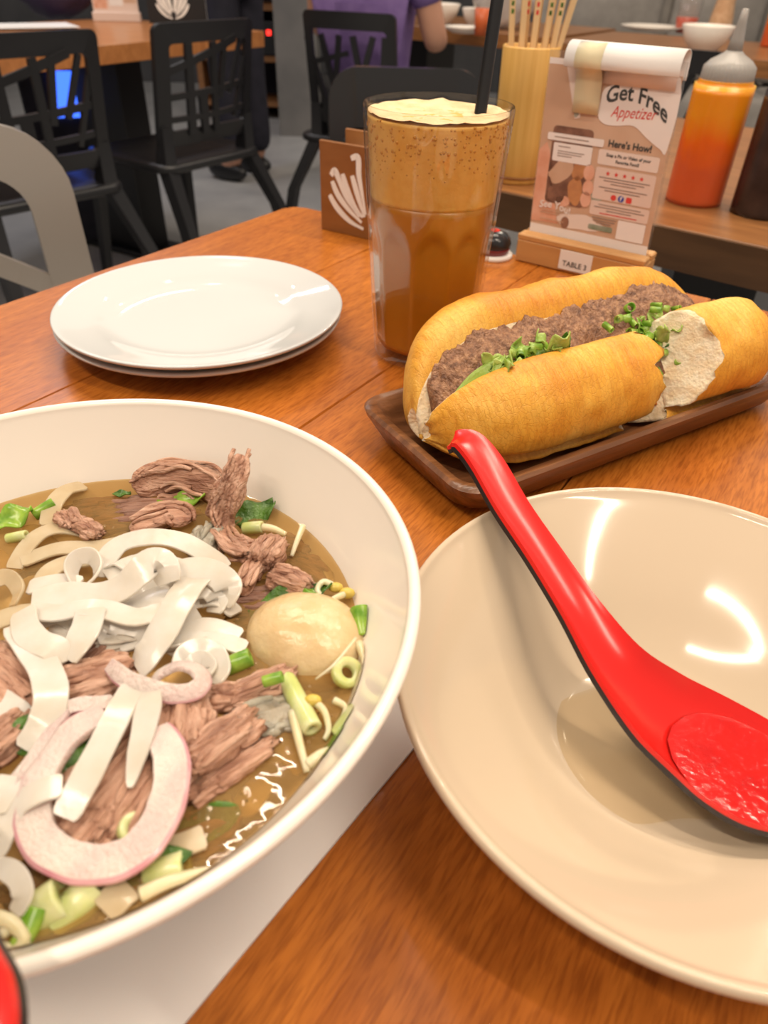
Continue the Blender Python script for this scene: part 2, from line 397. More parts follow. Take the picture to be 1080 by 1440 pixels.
def crs(pts, k=6, closed=False):
    """Catmull-Rom samples through tuples of any length"""
    P = [tuple(p) for p in pts]; n = len(P); out = []
    d = len(P[0])
    segs = n if closed else n-1
    for i in range(segs):
        if closed: a, b, c, e = P[(i-1) % n], P[i], P[(i+1) % n], P[(i+2) % n]
        else: a, b, c, e = P[max(i-1, 0)], P[i], P[i+1], P[min(i+2, n-1)]
        for s in range(k):
            t = s/k
            out.append(tuple(0.5*((2*b[q])+(-a[q]+c[q])*t+(2*a[q]-5*b[q]+4*c[q]-e[q])*t*t+(-a[q]+3*b[q]-3*c[q]+e[q])*t**3) for q in range(d)))
    if not closed: out.append(P[-1])
    return out
def sweep(path, sect, ups=None, cap=True):
    """path: list of Vector; sect(i, n) -> list of (a, b) offsets along side and up"""
    rings = []; n = len(path)
    for i, p in enumerate(path):
        t = (path[min(i+1, n-1)]-path[max(i-1, 0)])
        if t.length < 1e-9: t = Vector((1, 0, 0))
        t.normalize()
        up = ups[i] if ups else Vector((0, 0, 1))
        s = t.cross(up)
        if s.length < 1e-3: s = t.cross(Vector((0, 1, 0)))
        s.normalize(); u = s.cross(t).normalized()
        rings.append([p+s*a+u*b for a, b in sect(i, n)])
    return rings_(rings, cap)
def tube(path, r, n=10, k=6, taper=None):
    path = [Vector(p) for p in (crs(path, k) if k > 1 else path)]
    def sect(i, m):
        q = r*(taper(i/(m-1)) if taper else 1)
        return [(q*math.cos(2*math.pi*j/n), q*math.sin(2*math.pi*j/n)) for j in range(n)]
    return sweep(path, sect)
def bar(a, b, wx, wy, b2=None):
    """tapering square bar between two points"""
    a, b = Vector(a), Vector(b); w2 = b2 or (wx, wy)
    return rings_([[(a.x+sx*wx/2, a.y+sy*wy/2, a.z) for sx, sy in ((-1, -1), (1, -1), (1, 1), (-1, 1))],
                   [(b.x+sx*w2[0]/2, b.y+sy*w2[1]/2, b.z) for sx, sy in ((-1, -1), (1, -1), (1, 1), (-1, 1))]])
def copy_tree(o, parent=None):
    c = o.copy(); COL.objects.link(c); c.parent = parent
    for ch in list(o.children): copy_tree(ch, c)
    return c
def ellipsoid(rad, n=20, m=12, disp=None):
    vs = [(0, 0, -rad[2])]; fs = []
    pts = []
    for i in range(1, m):
        ph = -math.pi/2+math.pi*i/m
        for j in range(n):
            a = 2*math.pi*j/n
            pts.append((math.cos(ph)*math.cos(a), math.cos(ph)*math.sin(a), math.sin(ph)))
    pts = [(0, 0, -1)]+pts+[(0, 0, 1)]
    out = []
    for p in pts:
        q = Vector(p); f = disp(q) if disp else 1
        out.append((q.x*rad[0]*f, q.y*rad[1]*f, q.z*rad[2]*f))
    for j in range(n): fs.append((0, 1+(j+1) % n, 1+j))
    for i in range(m-2):
        for j in range(n):
            a = 1+i*n+j; b = 1+i*n+(j+1) % n
            fs.append((a, b, b+n, a+n))
    l = len(out)-1; k = 1+(m-2)*n
    for j in range(n): fs.append((k+j, k+(j+1) % n, l))
    return out, fs
def text_mesh(name, s, size, mt, parent, place, bold=0.0, warp=None, align='CENTER', shear=0.0, thick=0.0002):
    """flat lettering; place maps (x, y) of the text plane to the parent's space"""
    cu = bpy.data.curves.new(name, 'FONT'); cu.body = s; cu.size = size; cu.align_x = align; cu.offset = bold; cu.shear = shear
    cu.resolution_u = 3
    ob = bpy.data.objects.new(name, cu); COL.objects.link(ob)
    bpy.context.view_layer.update()
    me = bpy.data.meshes.new_from_object(ob.evaluated_get(bpy.context.evaluated_depsgraph_get()))
    bpy.data.objects.remove(ob)
    for v in me.vertices:
        x, y = v.co.x, v.co.y
        if warp: x, y = warp(x, y)
        v.co = Vector(place(x, y))
    me.materials.clear(); me.materials.append(mt); me.name = name
    o = bpy.data.objects.new(name, me); COL.objects.link(o); o.parent = parent
    return o
def rot2(x, y, a): return x*math.cos(a)-y*math.sin(a), x*math.sin(a)+y*math.cos(a)

# ------------------------------------------------------------------ the room
def struct(name, g, mt, smooth=False):
    o = mesh(name, g[0], g[1], mt, smooth=smooth); o['kind'] = 'structure'; return o
struct('floor', boxg(-5, 5, -2.5, 8, -0.05, 0), M['floor'])
struct('wall_back', boxg(-5, 5, 7.6, 7.75, 0, 3.0), M['wall_dark'])
struct('wall_left', boxg(-5.15, -5, -2.5, 7.75, 0, 3.0), M['wall_dark'])
# square pillar behind the waiting person
pc = at(421, 192, -0.75)
struct('wall_pillar', boxg(pc.x-0.13, pc.x+0.13, pc.y, pc.y+0.26, 0, 3.0), M['wall_grey'])

# ------------------------------------------------------------------ tables
def table(name, label, origin, yaw, lx, ly, plank, mt, thick=0.035, legs='posts', along_y=True, corner=0.018, group=None, overlap=0.0):
    """origin: far left corner of the top; local x runs along the far edge, the top spans y from -ly to 0"""
    t = empty(name, (origin[0], origin[1], 0), label, 'table', group, yaw)
    n = max(1, round((lx if along_y else ly)/plank)); w = (lx if along_y else ly)/n
    g = 0.0004
    for i in range(n):
        a, b = i*w+g, (i+1)*w-g
        if along_y:
            poly = [(a, -ly), (b, -ly), (b, 0), (a, 0)]
            if i == 0: poly = [(a, -ly+corner), (a+corner, -ly), (b, -ly), (b, 0), (a+corner, 0), (a+corner*.3, -corner*.3), (a, -corner)]
            if i == n-1: poly = [(a, -ly), (b-corner, -ly), (b, -ly+corner), (b, -corner), (b-corner*.3, -corner*.3), (b-corner, 0), (a, 0)]
        else:
            poly = [(0, -b), (lx, -b), (lx, -a), (0, -a)]
        def inset(q, d):
            cx = sum(p[0] for p in q)/len(q); cy = sum(p[1] for p in q)/len(q)
            return [(p[0]+(d if p[0] < cx else -d), p[1]+(d if p[1] < cy else -d)) for p in q]
        bv = 0.0012
        rr = [[(x, y, z) for x, y in inset(poly, d)] for z, d in ((TZ-thick, bv), (TZ-thick+bv, 0), (TZ-bv, 0), (TZ, bv*.6))]
        mesh('plank', *rings_(rr), mt, t, smooth=False)
    if legs == 'posts':
        for x in (0.05, lx-0.05):
            for y in (-ly+0.05, -0.05):
                mesh('leg', *boxg(x-0.03, x+0.03, y-0.03, y+0.03, 0, TZ-thick, 0.002), M['black_plastic'], t, smooth=False)
        mesh('apron', *boxg(0.08, lx-0.08, -ly+0.08, -0.08, TZ-thick-0.06, TZ-thick, 0.002), M['black_plastic'], t, smooth=False)
    else:
        for x in (lx*0.25, lx*0.75):
            mesh('leg', *boxg(x-0.06, x+0.06, -ly/2-0.12, -ly/2+0.12, 0.02, TZ-thick, 0.004), M['black_plastic'], t, smooth=False)
            mesh('foot', *boxg(x-0.10, x+0.10, -ly*0.85, -ly*0.15, 0.0, 0.02, 0.004), M['black_plastic'], t, smooth=False)
    return t
VA = R(-32.2)                    # direction of the table's far edge
corner = at(412, 288)
table('dining_table', 'reddish brown plank dining table in the foreground under the bowls', corner, VA, 1.28, 0.84, 0.16, M['table'])
# neighbouring table: its near edge is what faces us
ne = at(690, 264.5); nd = at(1080, 348)-ne; na = math.atan2(nd.y, nd.x)
npx, npy = ne.x-0.04*math.cos(na), ne.y-0.04*math.sin(na)
ox, oy = rot2(0, 0.72, na)
table('dining_table', 'brown dining table behind, holding the bamboo cup and the squeeze bottles', (npx+ox, npy+oy), na, 1.15, 0.72, 0.36, M['table_edge'], thick=0.045, along_y=False, legs='slabs')
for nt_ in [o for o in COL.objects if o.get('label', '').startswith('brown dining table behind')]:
    mesh('edge_shade', *boxg(0, 1.15, -0.7235, -0.7203, TZ-0.045, TZ-0.0015), mat('edge_shade_wood', (0.085, 0.042, 0.018), 0.4, (0.12, 0.06, 0.026), (8, 60, 60)), nt_, smooth=False)  # shade of the near face, turned from the light, painted as a darker strip
# table at the far left with the two black chairs
a2 = at(140, 64); b2 = at(0, 71); an2 = R(60)
dx, dy = rot2(-0.95, 0, an2); ox, oy = rot2(0, 0.78, an2)
table('dining_table', 'orange brown dining table at upper left behind the two black chairs', (a2.x+dx+ox, a2.y+dy+oy), an2, 1.72, 0.78, 0.26, M['table_far'], thick=0.05, along_y=False, legs='slabs')
# table of the person in purple
t3 = at(600, 38); an3 = R(-35)
dx, dy = rot2(-0.45, 0, an3); ox, oy = rot2(0, 0.7, an3)
table('dining_table', 'dark wooden table with white bowls beside the person in purple', (t3.x+dx+ox, t3.y+dy+oy), an3, 1.0, 0.7, 0.35, M['table_edge'], thick=0.05, along_y=False, legs='slabs')
# table at the far right
t4 = at(985, 77); an4 = R(-33)
dx, dy = rot2(-0.55, 0, an4); ox, oy = rot2(0, 0.7, an4)
table('dining_table', 'wooden table at upper right with white bowls and a pale shaker', (t4.x+dx+ox, t4.y+dy+oy), an4, 1.2, 0.7, 0.35, M['table_edge'], thick=0.05, along_y=False, legs='slabs')

# ------------------------------------------------------------------ chairs
def rrect(x0, x1, z0, z1, r, k=6, bottom=None):
    q = []; rb = r if bottom is None else bottom
    for cx, cz, a0, rr in ((x1-rb, z0+rb, -90, rb), (x1-r, z1-r, 0, r), (x0+r, z1-r, 90, r), (x0+rb, z0+rb, 180, rb)):
        for i in range(k+1):
            a = R(a0+90*i/k); q.append((cx+rr*math.cos(a), cz+rr*math.sin(a)))
    return q
def make_chair(name, label, mt, wb=0.20, rad=0.05, border=0.042, top=0.055, branches=None, H=0.82, wide_top=None):
    t = empty(name, (0, 0, 0), label, 'chair')
    def by(x, z, off=0): return -0.185-(z-0.46)*0.16+0.9*x*x+off
    th = 0.016
    # backrest frame: a ring with rounded corners
    zo, z1 = 0.50, H
    out = rrect(-wb, wb, zo, z1, rad, 8, 0.02); inn = rrect(-wb+border, wb-border, zo+0.045, z1-(wide_top or top), max(rad-0.03, 0.012), 8, 0.012)
    n = len(out); rings = []
    for q, off in ((out, 0.0), (inn, 0.0), (inn, th), (out, th)):
        rings.append([(x, by(x, z, off), z) for x, z in q])
    vs = [p for r_ in rings for p in r_]; fs = []
    for i in range(4):
        for j in range(n):
            k = (j+1) % n; i2 = (i+1) % 4
            fs.append((i*n+j, i*n+k, i2*n+k, i2*n+j))
    autosmooth(mesh('back_frame', vs, fs, mt, t), 40)
    for (xa, za, xb, zb, wa, wb_) in (branches or []):
        a = Vector((xa, za)); b = Vector((xb, zb)); d = (b-a).normalized(); s = Vector((-d.y, d.x))
        rr = []
        for i in range(7):
            u = i/6; c = a.lerp(b, u); w = (wa*(1-u)+wb_*u)/2
            rr.append([(c.x+s.x*w*e, by(c.x+s.x*w*e, c.y+s.y*w*e, 0.002+o*(th-0.004)), c.y+s.y*w*e) for e, o in ((-1, 0), (1, 0), (1, 1), (-1, 1))])
        mesh('slat', *rings_(rr), mt, t, smooth=False)
    # seat, slightly dished
    q = rrect(-0.215, 0.215, -0.20, 0.225, 0.06, 6); rr = []
    for z, s in ((0.432, 0.96), (0.438, 1.0), (0.452, 1.0), (0.458, 0.97), (0.452, 0.6), (0.450, 0.1)):
        rr.append([(x*s, y*s, z) for x, y in q])
    mesh('seat', *rings_(rr), mt, t)
    for sx in (-1, 1):
        a = sx*(wb-0.022)
        rr = []
        for (x, y, z, wx, wy) in ((sx*0.235, -0.33, 0, 0.026, 0.032), (sx*0.21, -0.25, 0.28, 0.032, 0.045), (a, by(a, 0.46)+0.008, 0.46, 0.042, 0.05), (a, by(a, 0.56)+0.008, 0.56, 0.036, 0.02)):
            rr.append([(x+e*wx/2, y+f*wy/2, z) for e, f in ((-1, -1), (1, -1), (1, 1), (-1, 1))])
        autosmooth(mesh('leg', *rings_(rr), mt, t))
        mesh('leg', *bar((sx*0.215, 0.22, 0), (sx*0.185, 0.185, 0.44), 0.026, 0.026, (0.038, 0.038)), mt, t, smooth=False)
    return t
BR = [(-0.09, 0.77, -0.08, 0.53, 0.022, 0.026), (0.0, 0.77, 0.015, 0.53, 0.020, 0.022), (0.05, 0.77, 0.03, 0.62, 0.018, 0.02),
      (-0.165, 0.70, 0.10, 0.775, 0.02, 0.02), (-0.165, 0.635, 0.165, 0.655, 0.018, 0.018), (0.13, 0.77, 0.075, 0.63, 0.016, 0.016),
      (0.155, 0.72, 0.10, 0.56, 0.016, 0.016), (-0.165, 0.575, 0.165, 0.585, 0.016, 0.016), (-0.04, 0.64, -0.03, 0.53, 0.03, 0.024)]
BR4 = [(-0.16, 0.76, -0.09, 0.53, 0.02, 0.02), (-0.10, 0.77, -0.04, 0.53, 0.02, 0.02), (-0.03, 0.77, -0.07, 0.53, 0.018, 0.018), (0.02, 0.77, 0.06, 0.53, 0.02, 0.02),
       (0.09, 0.77, 0.03, 0.60, 0.018, 0.018), (0.13, 0.77, 0.11, 0.53, 0.02, 0.02), (-0.165, 0.68, 0.0, 0.72, 0.016, 0.016), (0.0, 0.64, 0.165, 0.69, 0.016, 0.016)]
BR3 = [(-0.16, 0.60, 0.16, 0.60, 0.02, 0.02)]
BRN = [(0.165, 0.665, -0.02, 0.70, 0.026, 0.03), (0.155, 0.668, 0.02, 0.53, 0.026, 0.03), (-0.02, 0.70, -0.16, 0.62, 0.026, 0.026), (-0.02, 0.69, 0.02, 0.53, 0.024, 0.024)]
def seat_chair(t, stile_r, heading, wb):
    """stile_r: world xy of the backrest's right top corner seen from behind; heading: direction the chair faces"""
    h = heading-math.pi/2
    t.rotation_euler = (0, 0, h)
    lx, ly = wb, -0.185-0.36*0.16+0.9*wb*wb
    dx, dy = rot2(lx, ly, h)
    t.location = (stile_r[0]-dx, stile_r[1]-dy, 0)
c2 = make_chair('lattice_chair', 'black plastic lattice-back chair standing in the middle of the floor, seat in view', M['black_plastic'], 0.195, 0.022, 0.042, 0.05, BR)
seat_chair(c2, at(355, 25, 0.07).xy, R(146), 0.195)
c1 = copy_tree(c2); c1['label'] = 'black plastic lattice-back chair at the far left, blue light glowing through its back'
seat_chair(c1, at(135, 40, 0.07).xy, R(140), 0.195)
for c in (c1, c2): c['group'] = 'black chairs at the upper left table'
c4 = make_chair('lattice_chair', 'black lattice-back chair the person in purple sits on', M['black_plastic'], 0.165, 0.02, 0.03, 0.05, BR4, H=0.835)
seat_chair(c4, at(556, 20, 0.085).xy, R(70), 0.165)
c3 = make_chair('rounded_chair', 'dark grey rounded-back chair directly behind the iced coffee glass', M['black_gloss'], 0.165, 0.06, 0.03, 0.10, BR3, H=0.80, wide_top=0.11)
seat_chair(c3, at(462, 92, 0.05).xy, R(-88), 0.165)
cn = make_chair('rounded_chair', 'bronze grey metallic-sheen chair back at the left table edge beside the plates', M['grey_plastic'], 0.20, 0.075, 0.052, 0.055, BRN, H=0.815)
q = at(84, 208, 0.035)
seat_chair(cn, (q.x-0.40*math.cos(R(32)), q.y-0.40*math.sin(R(32))), R(-58), 0.20)
c5 = copy_tree(c2); c5['label'] = 'black plastic chair at upper right between the table sign and the orange bottle'
c5['group'] = 'black chairs at the upper right table'
c5.rotation_euler = (0, 0, R(-33)); c5.location = (0.74, 2.33, 0)

# ------------------------------------------------------------------ foreground crockery
def rootat(name, p, label, cat, group=None, rz=0.0, z=0.0):
    return empty(name, (p[0], p[1], TZ+z), label, cat, group, rz)
# paper sheet under the pho bowl
pa, pb = at(597, 1036), at(255, 1448); d = (pb-pa).normalized(); nrm = Vector((d.y, -d.x, 0))
if nrm.x > 0: nrm = -nrm
c0 = pa-d*0.012; c1_ = pa+d*0.17
rr = [[tuple(p+Vector((0, 0, z))) for p in (c0, c1_, c1_+nrm*0.19, c0+nrm*0.19)] for z in (0.0003, 0.0016)]
tag(mesh('paper_sheet', *rings_(rr), M['paper'], smooth=False), 'white paper sheet lying under the pho bowl', 'paper')

BZ, SZ = 0.085, 0.055            # rim and broth level of the pho bowl above the table
LBC = (-0.0986, 0.1547)
pb_ = rootat('noodle_bowl', LBC, 'large white china bowl filled with beef noodle soup', 'bowl', z=0.0018)
prof = [(0.0, 0.008), (0.035, 0.008), (0.052, 0.0105), (0.066, 0.019), (0.078, 0.032), (0.0912, 0.0535), (0.1005, 0.070), (0.1062, 0.0815),
        (0.1070, 0.0835), (0.1085, 0.0847), (0.1100, 0.0842), (0.1106, 0.0825), (0.1085, 0.078), (0.1035, 0.0685), (0.094, 0.051), (0.083, 0.032), (0.070, 0.0165), (0.056, 0.008), (0.052, 0.0065), (0.051, 0.0), (0.047, 0.0), (0.045, 0.004), (0.0, 0.004)]
prof = [(max(r, 1e-5), z-0.0018 if z > 0.0 else 0) for r, z in prof]
mesh('bowl_body', *lathe(crs(prof[:-1], 3)+[prof[-1]], 128), M['white_china'], pb_)
RBZ = 0.055; RBC = (0.1026, 0.1559)
rb = rootat('shallow_bowl', RBC, 'empty cream melamine bowl holding the red spoon', 'bowl')
prof = [(0.0, 0.0075), (0.022, 0.0075), (0.033, 0.0085), (0.040, 0.0115), (0.050, 0.0185), (0.062, 0.0285), (0.076, 0.0395), (0.088, 0.0485), (0.0935, 0.0525),
        (0.0955, 0.0545), (0.0972, 0.0545), (0.0980, 0.0525), (0.0965, 0.0500), (0.091, 0.0445), (0.078, 0.0335), (0.064, 0.0220), (0.052, 0.0125), (0.044, 0.0065), (0.041, 0.005), (0.040, 0.0), (0.036, 0.0), (0.035, 0.003), (0.0, 0.003)]
prof = [(max(r, 1e-5), z) for r, z in prof]
mesh('bowl_body', *lathe(crs(prof[:-1], 3)+[prof[-1]], 128), M['cream_china'], rb)
# thin remains of soup at the bottom of the bowl
pud = [(1e-5, 0.0095), (0.02, 0.0095), (0.030, 0.0094), (0.0345, 0.0093)]
mesh('soup_residue', *lathe(pud, 64, lambda r, z, a: r*(1+0.10*math.sin(2*a+1)+0.06*math.sin(5*a))), clear_mat('thin_residue', (0.96, 0.92, 0.84), 1.33, 0.05), rb)

# two stacked plates
def plate(label, p, z, r):
    t = rootat('round_plate', p, label, 'plate', z=z)
    k = r/0.106
    pr_ = [(1e-5, 0.0062), (0.045, 0.0062), (0.062, 0.0068), (0.071, 0.0088), (0.080, 0.0120), (0.096, 0.0160), (0.1030, 0.0178), (0.1055, 0.0180), (0.1060, 0.0168), (0.1035, 0.0145), (0.092, 0.0105), (0.078, 0.006), (0.067, 0.0025), (0.064, 0.0), (0.058, 0.0), (0.056, 0.0025), (1e-5, 0.0028)]
    mesh('plate_body', *lathe([(a*k, b) for a, b in crs(pr_[:-1], 3)+[pr_[-1]]], 128), M['plate_china'], t)
    return t
plate('lower of two stacked white round plates, on the table', at(283, 436, 0.018).xy, 0.0, 0.106)
plate('upper of two stacked white round plates, its face in view', at(283, 428, 0.025).xy, 0.0085, 0.1055)

# ------------------------------------------------------------------ spoons
def spoon(name, label, st, level=None, group='red soup spoons'):
    """st: stations (point, half width, hollow depth) from the handle end to the tip"""
    P = [p for p, w, d in st]
    S = crs([(*p, w, d) for p, w, d in st], 6)
    path = [Vector(s[:3]) for s in S]
    t = empty(name, tuple(P[-3]), label, 'spoon', group); t.location.z = min(p.z for p in path)-0.012
    nn = 13
    def surf(off, edge=0.0):
        rings = []
        for i, s in enumerate(S):
            tg = (path[min(i+1, len(path)-1)]-path[max(i-1, 0)]).normalized()
            sd = tg.cross(Vector((0, 0, 1))).normalized(); up = sd.cross(tg).normalized()
            w, d = max(s[3], 0.0003), s[4]
            row = []
            for j in range(nn):
                u = -1+2*j/(nn-1)
                h = -d*(1-u*u)**0.8 if abs(u) < 1 else 0
                dirn = Vector((u*0.8, 0, 1)).normalized()
                row.append(path[i]+sd*(u*w+dirn.x*off*0.9)+up*(h+off*1.0*(-1 if False else 1)*(-1)) if off else path[i]+sd*(u*w)+up*h)
            rings.append(row)
        return rings
    def shell(r1, r2):
        n = len(r1[0]); rr = [a+list(reversed(b)) for a, b in zip(r1, r2)]
        return rings_(rr)
    a, b, c = surf(0), surf(0.0014), surf(0.0030)
    autosmooth(mesh('spoon_top', *shell(a, b), M['red'], t, local=False), 60)
    autosmooth(mesh('spoon_underside', *shell(b, c), M['redblack'], t, local=False), 60)
    if level:                                           # red soup standing in the hollow, edge where it meets the wall
        rows = []
        for i, s in enumerate(S):
            tg = (path[min(i+1, len(path)-1)]-path[max(i-1, 0)]).normalized(); sd = tg.cross(Vector((0, 0, 1))).normalized()
            q = (path[i].z-TZ-level)/max(s[4], 1e-5)
            if 0 <= q < 1 and s[4] > 0.004:
                u = math.sqrt(1-q**1.25)*1.015; rows.append([Vector((*(path[i]+sd*(s[3]*u*k/4)).xy, TZ+level)) for k in range(-4, 5)])
        o = mesh('chilli_soup', *rings_(rows, cap=False, closed=False), mat('chilli_soup', (0.60, 0.010, 0.006), 0.07, (0.48, 0.006, 0.004), (90, 90, 90), 4, 0.15, (260, 260, 260)))
        tag(o, 'red chilli soup standing in the bowl of the red spoon', 'soup')
    return t
def S_(px, py, z, w, d): return (at(px, py, z), w, d)
spoon('soup_spoon', 'glossy red soup spoon with black underside resting in the cream bowl',
      [S_(634, 617, 0.0690, 0.0066, 0.0010), S_(646, 613, 0.0715, 0.0070, 0.0012), S_(662, 619, 0.0722, 0.0072, 0.0014), S_(687, 650, 0.0700, 0.0072, 0.0016), S_(722, 710, 0.0645, 0.0070, 0.0016),
       S_(770, 780, 0.0585, 0.0070, 0.0018), S_(820, 855, 0.0515, 0.0080, 0.0022), S_(872, 930, 0.0430, 0.0115, 0.0040),
       S_(930, 990, 0.0350, 0.0175, 0.0080), S_(1000, 1040, 0.0290, 0.0215, 0.0118), S_(1075, 1085, 0.0275, 0.0215, 0.0122), S_(1140, 1120, 0.0290, 0.0160, 0.0090), S_(1175, 1140, 0.0305, 0.0070, 0.003), S_(1182, 1144, 0.031, 0.0015, 0.0004)], level=0.0235)
spoon('soup_spoon', 'red soup spoon handle hanging over the near rim of the pho bowl, lower left corner',
      [S_(-70, 1560, 0.096, 0.004, 0.001), S_(-60, 1500, 0.100, 0.0070, 0.001), S_(-52, 1420, 0.101, 0.0068, 0.001), S_(-76, 1345, 0.098, 0.0062, 0.0016), S_(-140, 1200, 0.085, 0.008, 0.002), S_(-190, 1130, 0.072, 0.013, 0.005), S_(-240, 1050, 0.062, 0.019, 0.011), S_(-270, 980, 0.060, 0.017, 0.009), S_(-290, 935, 0.061, 0.003, 0.001)])
# ------------------------------------------------------------------ coffee glass
gc = Vector((0.0255, 0.4985, 0))
gl = rootat('coffee_glass', gc, 'tall fluted glass of frothy milk coffee', 'glass')
GH = 0.164
def gr(z): return 0.0362+(0.0470-0.0362)*(z/GH)**0.85
def flute(r, z, a):
    n = 10; u = (a*n/(2*math.pi)) % 1.0; u = abs(u-0.5)*2      # 1 on the ridges
    top = 0.098-0.016*u**2.2
    k = min(max((top-z)/0.006, 0), 1)*min(max((z-0.006)/0.01, 0), 1)
    return r-k*0.0022*(1-u**2)
zs = [0.0, 0.0015, 0.004, 0.008, 0.014]+[0.014+i*(GH-0.016)/46 for i in range(1, 46)]+[GH-0.0015, GH]
outer = [((gr(z)-(0.003 if z == 0 else (0.0008 if z < 0.002 else 0)))-(0.0006 if z >= GH-0.0001 else 0), z) for z in zs]
inner = [(gr(z)-0.0024, z) for z in reversed(zs) if z > 0.010]+[(gr(0.01)-0.006, 0.0095), (1e-5, 0.009)]
inner[0] = (gr(GH)-0.0018, GH)
V1, F1 = lathe([(1e-5, 0.002)]+outer+inner, 120, flute)
autosmooth(mesh('glass_body', V1, F1, M['glass'], gl), 50)
def fill(name, z0, z1, mt, d=0.0027):
    zz = [z0+(z1-z0)*i/24 for i in range(25)]
    p = [(1e-5, z0)]+[(gr(z)-d, z) for z in zz]+[(1e-5, z1)]
    return mesh(name, *lathe(p, 120, lambda r, z, a: flute(r, z, a) if r > 0.01 else r), mt, gl)
fill('coffee', 0.0105, 0.1105, M['coffee'])
fill('foam', 0.1106, 0.1580, M['foam'])
# froth surface
rng = random.Random(3)
rings = []
for i in range(14):
    r = (gr(0.158)-0.0030)*max(i/13, 1e-4); ring = []
    for j in range(60):
        a = 2*math.pi*j/60; p = Vector((r*math.cos(a), r*math.sin(a), 0))
        ring.append((p.x, p.y, 0.1583+0.0012*noise.noise(p*120)+0.0010*noise.noise(p*320)+0.0016*(i/13)**4))
    rings.append(ring)
mesh('froth_surface', *rings_(rings, cap=False), M['foam_top'], gl)
# bubbles at the froth wall
for i in range(260):
    a = rng.uniform(-math.pi*1.05, math.pi*0.05); z = 0.124+0.034*rng.random()**0.6
    rb_ = rng.uniform(0.0003, 0.0009)*(1.3 if z > 0.14 else 0.9)
    rr_ = gr(z)-0.0027
    if i == 0:
        gb = ellipsoid((1, 1, 1), 8, 6); bme = None
    v = [(rr_*math.cos(a)+x*rb_*0.5*abs(math.cos(a))+x*rb_*abs(math.sin(a)), rr_*math.sin(a)+y*rb_*0.5, z+zz*rb_) for x, y, zz in gb[0]]
    if bme is None: allv, allf = [], []; bme = True
    k = len(allv); allv += v; allf += [tuple(q+k for q in f) for f in gb[1]]
tag(mesh('froth_bubbles', allv, allf, M['bubble'], gl), kind='stuff')
# straw
sp = [gc+Vector((0.0295, 0.006, TZ+0.120)), at(676, 176, 0.155), at(683, 118, 0.178), at(700, -10, 0.235-0.0)]
p1 = at(676, 178, 0.156); p1 = Vector((gc.x+0.0295, gc.y+0.004, TZ+0.156))
def on_ray(px, py, y):
    dd = F_+R_*((px-540)/FPX)-U_*((py-720)/FPX); return CAM+dd*(y/dd.y)
sa = on_ray(673, 176, gc.y+0.004); sb = on_ray(704, -30, gc.y+0.020)
sa2 = sa+(sa-sb)*0.12
g = tube([sa2, sa, sb, sb+(sb-sa)*0.25], 0.0039, 16, 3)
stw = mesh('drinking_straw', *g, M['black_plastic']); tag(stw, 'black plastic straw standing in the iced coffee', 'straw')

# ------------------------------------------------------------------ walnut tray
tl, tb = at(500, 563, 0.024), at(655, 704, 0.024)
ta = R(32.5)
ex, ey = Vector((math.cos(ta), math.sin(ta), 0)), Vector((-math.sin(ta), math.cos(ta), 0))
TW = (tl-tb).length; TL = 0.275
mid = (tl+tb)/2+ex*(TL/2)
tr = rootat('serving_tray', mid.xy, 'rectangular dark walnut tray under the sandwich', 'tray', rz=ta)
def trect(hx, hy, r, z, sag=0.0):
    return [(x, y, z+sag*(1-(abs(x)/hx)**2)*(1 if abs(y) > hy*.8 else 0)) for x, y in rrect(-hx, hx, -hy, hy, r, 6)]
rr = [trect(TL/2-0.022, TW/2-0.020, 0.018, 0.0), trect(TL/2-0.008, TW/2-0.007, 0.018, 0.006), trect(TL/2-0.001, TW/2-0.001, 0.016, 0.0200),
      trect(TL/2, TW/2, 0.016, 0.0235), trect(TL/2-0.002, TW/2-0.002, 0.015, 0.0252), trect(TL/2-0.0065, TW/2-0.0065, 0.013, 0.0242),
      trect(TL/2-0.012, TW/2-0.012, 0.013, 0.0135), trect(TL/2-0.020, TW/2-0.019, 0.013, 0.0080), trect(TL/2-0.032, TW/2-0.030, 0.013, 0.0068)]
autosmooth(mesh('tray_body', *rings_(rr), M['walnut'], tr), 50)

# ------------------------------------------------------------------ banh mi
BL = 0.262
bo = at(652, 692, 0.009)                      # near left end of the loaf on the tray floor
ba = R(31.0)
bx, byv = Vector((math.cos(ba), math.sin(ba), 0)), Vector((-math.sin(ba), math.cos(ba), 0))
sw = empty('baguette_sandwich', (bo.x, bo.y, TZ+0.0085), 'split golden baguette sandwich with brown meat and greens, broken at the right', 'sandwich', rz=ba)
sw.scale = (0.93, 0.97, 0.97)
FRONT = [(0.034, 0.0), (0.014, 0.001), (0.000, 0.0065), (0.0030, 0.0125), (-0.0058, 0.0170), (-0.0085, 0.029), (-0.0055, 0.043), (0.004, 0.0545), (0.0155, 0.0600), (0.0240, 0.0590), (0.029, 0.050), (0.034, 0.030), (0.038, 0.012), (0.038, 0.002)]
BACK = [(0.036, 0.0), (0.038, 0.012), (0.0415, 0.027), (0.0465, 0.040), (0.0525, 0.0515), (0.0575, 0.0625), (0.0655, 0.0725), (0.077, 0.0755), (0.088, 0.070), (0.0965, 0.056), (0.099, 0.038), (0.096, 0.018), (0.086, 0.004), (0.062, 0.0)]
